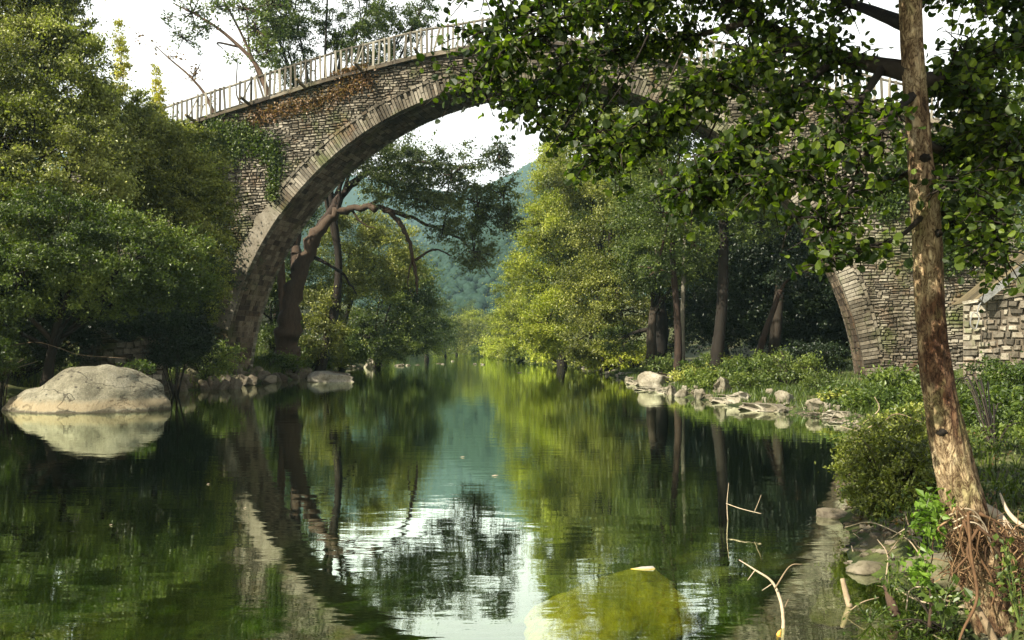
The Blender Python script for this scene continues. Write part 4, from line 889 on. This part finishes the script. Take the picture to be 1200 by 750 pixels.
for side, XX, sg, Ys in (('left', XL, -1, [58, 64, 71, 80, 88, 97, 108, 120, 134, 150, 168, 190, 215, 240]), ('right', XR, 1, [62, 68, 75, 83, 92, 102, 113, 126, 140, 158, 178, 200, 225, 248])):
    for i, Y in enumerate(Ys):
        col_, (f, stm) = protos[(i*2+(sg > 0)*2+i//3) % 3 if side == 'right' else [1, 0, 1, 1, 0][i % 5]]; x = float(np.interp(Y, *XX))+sg*random.uniform(.4, 1.2); s = random.uniform(.8, 1.25)*(1+Y/260)
        r_ = empty('shore_bush', (x, Y, max(GZf(x, Y), 0)-.1), random.uniform(0, 6), '%s bush overhanging the %s shore beyond the bridge' % (col_, side), 'bush', 'bushes lining the %s shore beyond the bridge' % side); r_.scale = (s, s, s*random.uniform(.8, 1.1))
        link('foliage', f, r_); link('stem', stm, r_)

# leafy weeds scattered over the right bank
wp_ = []
for k, m in enumerate(('leaf_herb', 'leaf_olive', 'leaf_mid')):
    P, C = clumps([(Vector((0, 0, .25)), (.5, .5, .32)), (Vector((.35, .2, .2)), (.4, .4, .25))], .085, .8, RNG, .3, .3); P = P[P[:, 2] > -.03]; V, T, t = leaf_tris(P, .085, .5, .6)
    mb = MB()
    for j in range(7): mb.tube([(0, 0, -.1), Vector(C[0][j % len(C[0])])], [.012, .005], 4)
    me = bpy.data.meshes.new('stem'); me.from_pydata(mb.v, [], mb.f); a = me.attributes.new('tint', 'FLOAT', 'POINT'); a.data.foreach_set('value', np.array(mb.t, np.float32)); me.materials.append(M['bark'])
    wp_.append((np_mesh('foliage', V, T, M[m], t), me, ('fresh green', 'olive', 'dark green')[k]))
for i in range(40):
    Y = random.uniform(22, 52) if i < 28 else random.uniform(13, 22); x = float(np.interp(Y, *XR))+1.3+abs(random.gauss(0, 4)); f, stm, cn_ = random.choice(wp_); sc_ = random.uniform(.7, 1.9)
    wh = 'near the water' if x-float(np.interp(Y, *XR)) < 2.2 else 'back from the water'
    r_ = empty('weed', (x, Y, GZf(x, Y)), random.uniform(0, 6), '%s leafy weed clump on the grassy right bank %s' % (cn_, wh), 'plant', 'leafy weeds on the right bank'); r_.scale = (sc_, sc_, sc_*random.uniform(.7, 1.2))
    link('foliage', f, r_); link('stem', stm, r_)

P = []; Y = RNG.uniform(5, 26, 1500); X = np.interp(Y, *XR)+RNG.normal(size=1500)*.35+.05; zz = ground_z(X, Y); V0, T0 = ICO1; VV = []; TT = []
for i in range(1500): r_ = RNG.uniform(.015, .05); VV.append(V0*r_*np.array([1.3, 1, .6])*(1+.2*RNG.normal(size=(len(V0), 1)))+np.array([X[i], Y[i], zz[i]])); TT.append(T0+i*len(V0))
tag(link('gravel', np_mesh('gravel', np.vstack(VV), np.vstack(TT), M['rockdark'], np.repeat(RNG.uniform(0, 1, 1500), len(V0)))), 'small gravel and pebbles along the near right water edge', kind='stuff')

ordinals('round pale trees at the far bend of the river', pxo, 'from the left,')
for sd in ('left', 'right'): ordinals('bushes lining the %s shore beyond the bridge' % sd, lambda o: o.location.y, 'nearest')
ordinals('leafy weeds on the right bank', lambda o: o.location.y, 'nearest')

bush('low dark bush on the left shore just left of the boulder', 0, 430, 27, [PB(-30, 420, 26, 50, 30), PB(5, 415, 28.5, 30, 22), PB(-90, 420, 25, 60, 45)], .09, 'leaf_mid', 1.1, csize=.2)
# ------------------------------------------------------------------ the near alder on the right
TY = 5.6
def TP(px, py, dY=0): return W(px, py, TY+dY)
tb = TP(1190, 790); NT0 = Vector((tb.x, tb.y, GZf(tb.x, tb.y)-.15))
alder = empty('alder_tree', NT0, 0, 'near alder with flaking tan trunk and dark round leaves overhanging the water on the right', 'tree')
tr = spline([(*(TP(x, y)-NT0), r*.93) for x, y, r in [(1196, 815, .19), (1180, 760, .17), (1160, 700, .165), (1142, 640, .15), (1128, 590, .135), (1112, 520, .118), (1099, 450, .103), (1091, 380, .095), (1087, 300, .092), (1083, 230, .092), (1078, 180, .078), (1072, 100, .074), (1068, 40, .072), (1066, -60, .068), (1070, -260, .06), (1078, -500, .03)]], 20)
def barkf(f, q, p):
    v = Vector((math.cos(q)*1.2, math.sin(q)*1.2, 0)); z = p.z
    a = noise.fractal(Vector((math.cos(q)*2.2, math.sin(q)*2.2, z*2.2)), .9, 2.1, 5)
    c = noise.turbulence(Vector((math.cos(q)*3, math.sin(q)*3, z*2.6+9)), 4, True)
    r_ = 1-abs(noise.noise(Vector((math.cos(q)*5, math.sin(q)*5, z*9))))*2
    return 1+.07*a+.10*(c-.4)-.05*max(0, r_-.5)+.12*max(0, noise.noise(Vector((math.cos(q)*1.1, math.sin(q)*1.1, z*1.6+3)))-.25)
V, T = rings_tube([(Vector(s[:3]), s[3]) for s in tr], 96, barkf)
link('trunk', np_mesh('trunk', V, T, M['fgbark'], smooth=True), alder)
for (px, py, ang) in ((1078, 188, .2), (1092, 275, 1), (1098, 505, .6)):   # knots
    V, T = ICO3; nz = np.array([noise.fractal(Vector(v)*2.3, .9, 2.1, 4) for v in V])
    c = TP(px, py)-NT0; c.y -= .065
    link('knot', np_mesh('knot', V*(1+.3*nz[:, None])*np.array([.035, .035, .028]), T, M['bark'], np.full(len(V), .2), True), alder, c)
LEAFP = []; mb = MB()
def limb(pts, n=6):
    q = spline([(*(TP(x, y, d)-NT0), r) for x, y, d, r in pts], 7); mb.tube([s[:3] for s in q], [s[3] for s in q], n, jit=.05); return q
def sprays(q, step, length, nl, sz=.075, start=.15, down=.35, rr=.045):
    """side twigs with leaves all along a limb"""
    k = len(q)
    for i in range(int(k*start), k, 1):
        for _ in range(step):
            s = Vector(q[i][:3]); d = Vector(np.random.default_rng(random.randint(0, 10**6)).normal(size=3)); d.z = d.z*.5-down; d.normalize()
            L = length*random.uniform(.5, 1.2); e = s+d*L; m2 = s.lerp(e, .55)+Vector((0, 0, .07*L)); mb.tube([s, m2, e], [.007, .005, .0025], 3)
            for j in range(nl):
                t = random.uniform(.15, 1.05); b = (s.lerp(m2, t*2) if t < .5 else m2.lerp(e, (t-.5)*2)); LEAFP.append(b+Vector([random.gauss(0, rr) for _ in range(3)]))
L1 = [
 # big bough to the left, arching
 [(1070, 85, 0, .07), (1020, 75, .3, .055), (965, 60, .6, .045), (900, 30, .9, .035), (840, -10, 1.0, .028), (760, -25, 1.1, .02), (660, 0, 1.0, .012), (560, 40, .8, .005)],
 [(940, 52, .6, .03), (880, 70, .4, .022), (820, 110, .3, .014), (760, 150, .3, .008), (700, 185, .4, .003)],
 [(880, 25, .8, .025), (800, 45, 1.2, .018), (720, 60, 1.4, .012), (640, 95, 1.3, .007), (600, 120, 1.2, .003)],
 [(820, -15, 1.0, .02), (740, 5, .6, .014), (660, 20, .4, .009), (590, 60, .3, .006), (545, 95, .3, .003)],
 [(985, 65, .5, .028), (930, 110, .2, .02), (870, 170, 0, .012), (830, 210, 0, .006), (800, 225, 0, .003)],
 [(1035, 78, .2, .03), (1000, 130, -.2, .02), (960, 180, -.3, .013), (920, 205, -.3, .007), (890, 215, -.3, .003)],
 [(1065, 30, 0, .05), (1000, 5, .8, .035), (920, -20, 1.4, .025), (840, -30, 1.6, .018), (760, 20, 1.8, .01), (720, 60, 1.8, .004)],
 [(1072, 110, 0, .03), (1040, 140, -.4, .02), (1010, 190, -.5, .012), (985, 250, -.5, .008), (965, 275, -.5, .003)],
 [(1085, 250, 0, .02), (1050, 280, -.3, .012), (1010, 290, -.5, .008), (975, 300, -.6, .005), (955, 318, -.6, .002)],
 [(1082, 190, 0, .02), (1050, 210, .3, .014), (1010, 225, .5, .008), (960, 245, .5, .004), (925, 262, .5, .002)],
 [(1066, -20, 0, .05), (1000, -60, .3, .04), (900, -90, .5, .03), (780, -90, .6, .02), (660, -60, .5, .012), (560, -20, .4, .005)],
 # to the right
 [(1072, 95, 0, .06), (1110, 90, .2, .045), (1150, 65, .4, .035), (1200, 45, .6, .02), (1270, 40, .7, .01)],
 [(1120, 88, .2, .03), (1150, 120, 0, .02), (1180, 160, -.1, .012), (1200, 210, -.1, .005)],
 [(1085, 170, 0, .03), (1120, 180, .3, .02), (1160, 170, .5, .012), (1210, 180, .5, .005)],
 [(1088, 240, 0, .02), (1110, 255, .2, .012), (1135, 275, .3, .008), (1160, 320, .3, .003)],
 [(1068, 0, 0, .045), (1120, -20, .5, .03), (1170, -10, .9, .02), (1230, 20, 1, .01)],
 [(1085, 200, 0, .02), (1130, 215, -.3, .013), (1165, 260, -.4, .007), (1175, 300, -.4, .003)],
 # above and towards the camera: the upper crown that shades the rest
 [(1066, -60, 0, .05), (1000, -150, -.5, .04), (900, -180, -.6, .03), (780, -170, -.6, .018), (680, -130, -.5, .008)],
 [(1066, -100, 0, .05), (1150, -200, .3, .035), (1250, -180, .5, .02)],
 [(1070, -200, 0, .04), (1000, -330, .5, .03), (880, -360, 1, .02), (740, -300, 1.2, .01)],
 [(1070, -250, 0, .04), (1100, -400, .5, .03), (1200, -420, 1, .015)],
 [(1070, -80, 0, .04), (980, -120, 1.2, .03), (860, -110, 1.9, .02), (720, -90, 2.2, .01), (600, -60, 2.2, .005)]]
QS = [limb(p) for p in L1]
cfg = {0: (8, .30, 9), 1: (9, .28, 9), 2: (7, .30, 9), 3: (6, .28, 9), 4: (8, .26, 9), 5: (5, .26, 8), 6: (6, .32, 8), 7: (3, .2, 6), 8: (2, .13, 4), 9: (2, .2, 5), 10: (6, .34, 8), 11: (9, .32, 9), 12: (8, .26, 8), 13: (8, .28, 8), 14: (3, .2, 6), 15: (7, .32, 8), 16: (5, .22, 6), 17: (7, .42, 9), 18: (7, .45, 9), 19: (7, .5, 9), 20: (6, .5, 9), 21: (7, .36, 8)}
for i, q in enumerate(QS): sprays(q, cfg[i][0], cfg[i][1], cfg[i][2], start=.2 if i != 8 else .3)
# drooping fine twigs
for px, py in ((640, 100), (668, 120), (700, 130)):
    q = limb([(px+30, py-50, .5, .01), (px+5, py, .5, .007), (px-10, py+45, .5, .004)], 4); sprays(q, 3, .16, 6)
for px, py in ((870, 60), (930, 100), (800, 60), (760, 40), (990, 130), (845, 130), (700, 80)):
    limb([(px, py, .4, .008), (px-25, py+50, .4, .006), (px-60, py+100, .4, .003)], 4)
mb.build('branches', M['bark'], alder, True)
LP = np.array([tuple(p) for p in LEAFP]); NL[0] += len(LP)
# the leaves that show largest are leaves of their own, the rest one mass
wp = LP+np.array(NT0); sx = 600+F*wp[:, 0]/wp[:, 1]; sy = HOR-F*(wp[:, 2]-CH)/wp[:, 1]
inv = np.where((sx > 0) & (sx < 1200) & (sy > 0))[0]; inv = inv[np.argsort(-1/wp[inv, 1])]
front = inv[:290]; rest = np.setdiff1d(np.arange(len(LP)), front)
# unseen upper crown, added above the frame to shade the hanging boughs
q_ = norm(RNG.normal(size=(150, 3)))*RNG.uniform(.2, 1, (150, 1))*np.array([1.9, 1.0, .6])+np.array([1.9, 5.3, 5.15])-np.array(NT0)
mb = MB()
for c_ in q_: mb.tube([Vector((TP(1066, -80)-NT0)).lerp(Vector(c_), .6)+Vector((0, 0, .1)), Vector(c_)], [.012, .005], 3)
mb.build('upper_shade_branches', M['bark'], alder)
q2_ = norm(RNG.normal(size=(50, 3)))*RNG.uniform(.2, 1, (50, 1))*np.array([.9, .5, .45])+np.array([1.5, 4.6, 4.9])-np.array(NT0); q_ = np.vstack([q_, q2_])  # extra leaf cluster added out of view to shade the upper trunk
UP = np.repeat(q_, 42, 0)+RNG.normal(size=(200*42, 3))*.16
LP2 = np.vstack([LP[rest], UP]); V, T, t = leaf_round(LP2, .056, .35); tag(link('foliage', np_mesh('foliage', V, T, M['leaf_near'], t), alder), kind='stuff')
lm = []
for k in range(8):
    V, T, t = leaf_round(np.zeros((1, 3)), .057, .3, droop=.2); lm.append(np_mesh('leaf', V, T, M['leaf_near'], t))
for i in front:
    link('leaf', random.choice(lm), alder, tuple(LP[i]), (random.uniform(-.6, .6), random.uniform(-.6, .6), random.uniform(0, 6.3)), (random.uniform(.75, 1.2),)*3)
print('near leaves', len(LP))
# tangle of flood roots and debris at the trunk
root = empty('root_tangle', TP(1150, 640, -.1), 0, 'brown tangle of flood roots and fibres wrapped round the leaning near trunk', 'roots')
b = root.location; big = MB(); fine = MB(); strw = MB()
for k in range(42):
    x0, y0 = random.uniform(1108, 1165), random.uniform(592, 625); pts = [(x0, y0, random.uniform(-.22, -.08))]; ax = random.uniform(.2, 1.3)
    for s in range(4): lx, ly, ld = pts[-1]; pts.append((lx+ax*random.uniform(-2, 22)-4+random.gauss(0, 7), ly+random.uniform(6, 28), ld+random.uniform(-.04, .05)))
    q = spline([(*(TP(x, y, d)-b), 0) for x, y, d in pts], 4); r = random.choice([.002, .003, .0045, .007, .010])
    (big if r > .0065 else fine).tube([s[:3] for s in q], [r*(1-.6*i/len(q)) for i in range(len(q))], 5, jit=.2)
for k in range(700):
    x, y = random.uniform(1108, 1200), 0; y = 600+(x-1108)*.35+random.uniform(-12, 75); p = TP(x, y, random.uniform(-.16, .12))-b
    d = Vector((random.gauss(.3, .5), random.gauss(0, .3), random.gauss(-.5, .5))).normalized()*random.uniform(.05, .2); fine.tube([p, p+d*.5+Vector([random.gauss(0, .012) for _ in range(3)]), p+d], [.004, .003, .0015], 3)
big.build('root', M['root'], root, True); fine.build('root_fibres', M['root'], root)
for k in range(3):
    x0, y0 = random.uniform(1130, 1150), 590+k*8; q = spline([(*(TP(x, y, d)-b), 0) for x, y, d in [(x0-20, y0+14, -.16), (x0, y0+6, -.19), (x0+16, y0+16, -.17), (x0+26, y0+45, -.14)]], 5); strw.tube([s[:3] for s in q], [.005]*len(q), 5)
strw.build('pale_root', M['twig'], root, True)
def stick(label, pts, name='stick', cat='stick', m='twig', leaves=None, n=6, group=None, forks=()):
    """pts (px,py,Y,r); forks: extra lists"""
    b = W(*pts[0][:3]); root_mb = MB()
    for k, ps in enumerate([pts]+list(forks)):
        q = spline([(*(W(x, y, Y)-b), r) for x, y, Y, r in ps], 5); root_mb.tube([s[:3] for s in q], [s[3] for s in q], n, jit=.12)
    o = root_mb.build(name, M[m], None, True); o.location = b; tag(o, label, cat, group); return o
stick('split pale driftwood plank jammed behind the near trunk', [(1152, 592, 5.9, .03), (1170, 605, 5.8, .034), (1190, 630, 5.7, .03), (1215, 655, 5.7, .02)], 'driftwood', 'driftwood', n=5)
stick('thin grey driftwood spike standing at the right edge', [(1172, 578, 5.9, .006), (1180, 598, 5.8, .014), (1196, 615, 5.7, .018), (1215, 622, 5.7, .015)], 'driftwood', 'driftwood', n=5)
stick('short brown log lying right of the root tangle', [(1160, 640, 5.9, .045), (1185, 650, 5.85, .05), (1230, 690, 5.8, .05)], 'driftwood', 'driftwood', 'root', n=8)
stick('long bent root curving down in front of the trunk base', [(1134, 600, 5.2, .008), (1138, 650, 5.15, .009), (1145, 700, 5.1, .009), (1128, 740, 5.0, .007), (1118, 770, 4.95, .005)], 'hanging_root', 'root', 'root')
stick('pale smooth root leaving the trunk foot toward the water', [(1140, 705, 5.3, .02), (1158, 735, 5.2, .022), (1172, 770, 5.15, .025)], 'hanging_root', 'root', 'twig')
stick('forked dead branch with an orange broken tip rising from the shallows', [(866, 656, 6.1, .003), (885, 668, 6.0, .006), (905, 682, 5.95, .009), (915, 705, 5.9, .011), (918, 728, 5.85, .011), (917, 748, 5.8, .014)], 'dead_branch', 'branch', forks=[[(908, 690, 5.9, .006), (925, 664, 5.9, .004), (940, 661, 5.9, .002)], [(918, 715, 5.9, .005), (924, 702, 5.9, .002)], [(905, 684, 5.95, .004), (893, 692, 5.9, .002)], [(885, 668, 6, .004), (876, 680, 6, .002)]])
M['orange'] = wood_mat('fresh_broken_wood', ((.4, .16, .03), (.6, .25, .04), (.7, .35, .08)))
stick('small floating orange leaf at the lower end of the dead branch', [(915, 738, 5.72, .004), (912, 744, 5.7, .016), (911, 752, 5.68, .003)], 'fallen_leaf', 'leaf', 'orange', n=4)
stick('thin twig standing upright out of the water', [(853, 612, 9.4, .005), (852, 590, 9.4, .005), (854, 566, 9.4, .002)], 'twig', 'twig', forks=[[(851, 590, 9.4, .004), (868, 596, 9.2, .004), (892, 602, 9.0, .003)], [(884, 600, 9.1, .003), (889, 588, 9.1, .003), (892, 580, 9.1, .002)]])
stick('short white sawn stump sticking from the shallows', [(996, 712, 6.3, .024), (992, 698, 6.35, .022), (987, 678, 6.4, .017)], 'stump', 'stump', n=7)
stick('brown split stake leaning at the water edge', [(1050, 722, 5.95, .034), (1044, 705, 6, .03), (1036, 683, 6.1, .012)], 'stake', 'stake', 'bark_red', n=7)
stick('dark thin post below the leafy sapling', [(1089, 735, 5.6, .012), (1091, 710, 5.6, .012), (1092, 678, 5.65, .014)], 'stake', 'stake', 'bark_red', n=7)
G = 'bare twigs tangled over the shallows'
for f in [((998, 640, 8, .006), (1006, 665, 7.6, .007), (1030, 692, 7, .007)), ((990, 618, 8.6, .005), (1020, 612, 8.2, .005), (1060, 628, 7.5, .006)), ((1000, 625, 8.5, .004), (1025, 640, 8, .005), (1060, 620, 7.5, .005)),
          ((1028, 632, 7.6, .004), (1040, 650, 7.3, .006), (1038, 680, 7, .006)), ((1040, 650, 7.2, .005), (1060, 630, 7, .005), (1085, 660, 6.6, .006)), ((1060, 600, 7.6, .005), (1075, 640, 7, .006), (1110, 652, 6.2, .005)),
          ((1050, 690, 6.3, .005), (1080, 705, 6.1, .006), (1130, 712, 5.8, .005)), ((1062, 715, 6.1, .005), (1068, 690, 6.1, .005), (1100, 688, 5.9, .005)), ((975, 600, 9.4, .004), (985, 588, 9.4, .004), (980, 572, 9.4, .003)),
          ((985, 655, 7.8, .005), (978, 668, 7.7, .005), (972, 680, 7.6, .003)), ((1095, 700, 5.7, .006), (1120, 706, 5.7, .006), (1135, 702, 5.6, .004)), ((990, 720, 6.1, .004), (1010, 706, 6.1, .004), (1030, 700, 6.1, .003)), ((1000, 520, 15, .01), (1020, 500, 15, .012), (1060, 492, 15, .012)), ((1010, 498, 16, .012), (1030, 480, 16, .01), (1025, 465, 16, .006)), ((1030, 500, 15.5, .01), (1050, 485, 15.5, .01), (1080, 495, 15, .01)), ((985, 500, 17, .012), (1005, 505, 17, .015), (1035, 506, 16.5, .012))]:
    stick('bare pale twig tangled among others over the right bank shallows', list(f), 'twig', 'twig', n=5, group=G)
stick('bleached dead branch reaching in from the left edge above the boulder', [(-30, 440, 27, .03), (5, 432, 27, .025), (28, 421, 27, .012)], 'dead_branch', 'branch', forks=[[(0, 438, 27, .02), (14, 430, 27, .015), (24, 424, 27, .008)], [(-10, 425, 27, .02), (10, 424, 27.2, .015), (28, 420, 27.2, .006)], [(-20, 448, 27, .014), (15, 433, 27, .010), (42, 424, 27, .006)]])
stick('thin arching dead twig in the shade above the boulder', [(0, 408, 28, .012), (40, 401, 28, .014), (70, 408, 28, .012), (95, 416, 27.6, .008), (150, 420, 27.2, .005)], 'dead_branch', 'branch')
# sapling with lime leaves by the trunk
def sapling(label, px, py, Y, n, hp, leaf, m, spread, k=7, name='sapling'):
    b = W(px, py, Y); root = empty(name, b, 0, label, 'plant'); mb = MB(); P = []; s = Y/F
    for i in range(k):
        e = Vector((random.uniform(-spread, spread)*s, random.uniform(-.1, .1), hp*s*random.uniform(.4, 1))); q = spline([(0, 0, 0, .005), (*(e*.5+Vector((random.uniform(-.03, .03), 0, .03))), .004), (*e, .002)], 6); mb.tube([a[:3] for a in q], [a[3] for a in q], 4)
        for j in range(n//k): a = q[random.randint(3, len(q)-1)]; P.append((a[0]+random.gauss(0, .035), a[1]+random.gauss(0, .035), a[2]+random.gauss(0, .03)))
    mb.build('stem', M['leaf_herb'], root); V, T, t = leaf_tris(np.array(P), leaf, .62, .9); link('foliage', np_mesh('foliage', V, T, M[m], t), root)
sapling('lime green sapling in front of the near trunk', 1090, 640, 5.5, 170, 95, .06, 'leaf_lime', 22)
sapling('second lime green sapling tuft lower at the trunk side', 1080, 690, 5.4, 90, 60, .06, 'leaf_lime', 24, 5)
sapling('small water mint tuft by the stakes', 1045, 705, 6.0, 70, 60, .045, 'leaf_herb', 10, 4)
sapling('broad leaved plant in the shade at the trunk base', 1105, 735, 5.2, 80, 60, .065, 'leaf_herb', 36, 6)
sapling('leafy tuft under the roots at the right edge', 1195, 735, 5.0, 140, 110, .05, 'leaf_mid', 26, 8)
sapling('low herbs over the white stump', 1020, 730, 5.9, 70, 26, .035, 'leaf_herb', 30, 6)
bush('low mixed herbs on the bank beneath the near alder', 1110, 740, 5.9, [PB(1080, 690, 6.2, 34, 20), PB(1110, 740, 5.8, 50, 20), PB(1060, 735, 5.8, 40, 12)], .035, 'leaf_mid', .35, csize=.25)
# bank boulder among the twigs, stones in the shallows
me = rock_mesh(77, M['rockdark'], 4, .25, .5); o = link('rock', me, None, W(1095, 665, 6.3), (0, 0, .3), (.26, .3, .16)); tag(o, 'grey bank rock half buried behind the lime green sapling', 'rock')
# the sunken yellow rock
def algae():
    n = NT('algae_rock'); v = n.pos(); a = n.noise(7, 8, .7, n.pos((1, 2.5, 1)), 1.2); b = n.noise(1.6, 3, .5, v)
    c = n.ramp(a, [(.3, (.16, .10, .01)), (.5, (.46, .31, .03)), (.7, (.7, .5, .05))]); c = n.mix(c, (.16, .14, .02), n.ramp(b, [(.5, (0, 0, 0)), (.7, (.7, .7, .7))]))
    g = n.n('ShaderNodeNewGeometry'); s = n.n('ShaderNodeSeparateXYZ'); n.l(g.outputs['Position'], s.inputs[0]); dry = n.ramp(n.math('MULTIPLY', s.outputs['Z'], 20), [(.0, (0, 0, 0)), (.25, (1, 1, 1))])
    c = n.mix(c, (.40, .37, .31), dry); return n.done(n.principled(c, .8, .3, n.bump(a, .8, .03)))
M['algae'] = algae()
V, T = ICO4; V = V.copy()
for d, h in ((Vector((0.1, .75, .5)), .72), (Vector((.2, -.4, .9)), .6), (Vector((-.6, 0, .6)), .7)):
    d = np.array(d.normalized()); s = V@d; V -= np.outer(np.clip(s-h, 0, None)*.7, d)
nz = np.array([noise.fractal(Vector(v)*1.5+Vector((4, 4, 1)), .9, 2.1, 5) for v in V]); n2 = np.array([noise.fractal(Vector(v)*5+Vector((2, 4, 1)), .9, 2.1, 4) for v in V]); V *= (1+.20*nz[:, None]+.03*n2[:, None])
V = V*np.array([.70, .40, .36]); V[:, 2] += V[:, 0]*.12+V[:, 1]*.16
o = link('sunken_rock', np_mesh('sunken_rock', V, T, M['algae'], smooth=True), None, W(716, 700, 6.55), (0, 0, .1)); zmax = max(p[2] for p in V); o.location.z = -zmax+.022
o.location.x = .78; o.location.y = 7.2
tag(o, 'yellow algae covered rock just under the surface with a white dry tip', 'rock')
G = 'sunken stones on the bed of the shallows'
for i in range(15):
    Y = random.uniform(5.6, 12); X = random.uniform(.6, float(np.interp(Y, *XR))); s = random.uniform(.1, .28)
    if abs(X-.74) < 1.1 and abs(Y-6.6) < 1.1: continue
    o = link('bed_stone', RMD[i % 4], None, (X, Y, GZf(X, Y)+s*.1), (0, 0, i), (s*1.3, s, s*.55)); tag(o, 'mossy stone lying on the bed of the shallows near the right bank', 'stone', G)
# sand bar shore under the shrub
# floating bits
G = 'pale bits floating on the river'
for px, py, pw in ((580, 558, 9), (542, 536, 6), (287, 596, 4), (244, 568, 4), (130, 616, 4)):
    Y = F*CH/(py-HOR); p = W(px, py, Y); V, T, t = leaf_round(np.zeros((1, 3)), 1, 3, droop=0)
    s = pw*Y/F; mbx = MB(); mbx.add([(-.5*s, 0, .006), (-.1*s, -.25*s, .02*s+.006), (.5*s, .05*s, .012), (.1*s, .28*s, .03*s+.01), (0, 0, .10*s+.008)], [(0, 1, 4), (1, 2, 4), (2, 3, 4), (3, 0, 4)], .9)
    o = mbx.build('floating_leaf', M['twig']); o.location = (p.x, p.y, .0); tag(o, 'pale curled leaf floating on the open water', 'leaf', G)
# ------------------------------------------------------------------ far-off woods on the hills (one mass each)
def wood(label, HX, n, s0, lo, hi, seed):
    X, Y, Z = HX; r = np.random.default_rng(seed); V, T = ICO1; VV = []; TT = []; tt = []
    ni, nj = X.shape; c = 0
    ii = r.uniform(0, ni-1.01, n*6); jj = r.uniform(0, nj-1.01, n*6); i0 = ii.astype(int); j0 = jj.astype(int); fi = ii-i0; fj = jj-j0
    def bi(A_): return A_[i0, j0]*(1-fi)*(1-fj)+A_[i0+1, j0]*fi*(1-fj)+A_[i0, j0+1]*(1-fi)*fj+A_[i0+1, j0+1]*fi*fj
    x, y, z = bi(X), bi(Y), bi(Z); px = 600+F*x/y; k = np.where((px > lo) & (px < hi))[0][:n]
    for q in k:
        s = s0*r.uniform(.6, 1.3); j_ = 1+.15*r.normal(size=(len(V), 1)); VV.append(V*j_*np.array([s*.6, s*.6, s*.6])+np.array([x[q], y[q], z[q]+s*.4])); TT.append(T+c); c += len(V); tt.append(np.full(len(V), r.uniform()))
    o = link('distant_wood', np_mesh('distant_wood', np.vstack(VV), np.vstack(TT), M['leaf_hill_haze'], np.concatenate(tt), smooth=True)); tag(o, label, kind='stuff')
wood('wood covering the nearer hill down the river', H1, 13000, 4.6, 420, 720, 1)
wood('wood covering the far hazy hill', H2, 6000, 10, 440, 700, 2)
# ------------------------------------------------------------------ haze in the valley air
import bmesh
hb = bmesh.new(); bmesh.ops.create_cube(hb, size=1); me = bpy.data.meshes.new('haze'); hb.to_mesh(me); hb.free()
hz = bpy.data.objects.new('haze', me); COL.objects.link(hz); hz.scale = (2800, 2800, 340); hz.location = (0, 1290, 165); hz.display_type = 'WIRE'
hm = bpy.data.materials.new('haze_air'); hm.use_nodes = True; t_ = hm.node_tree; t_.nodes.clear(); oo = t_.nodes.new('ShaderNodeOutputMaterial'); vp = t_.nodes.new('ShaderNodeVolumePrincipled')
vp.inputs['Color'].default_value = (.62, .95, .98, 1); vp.inputs['Density'].default_value = .0002; vp.inputs['Anisotropy'].default_value = .2
t_.links.new(vp.outputs[0], oo.inputs['Volume']); me.materials.append(hm); tag(hz, 'thin pale air haze filling the valley', kind='stuff')
print('leaves', NL[0])
ordinals('bare twigs tangled over the shallows', lambda o: o.location.y, 'nearest')
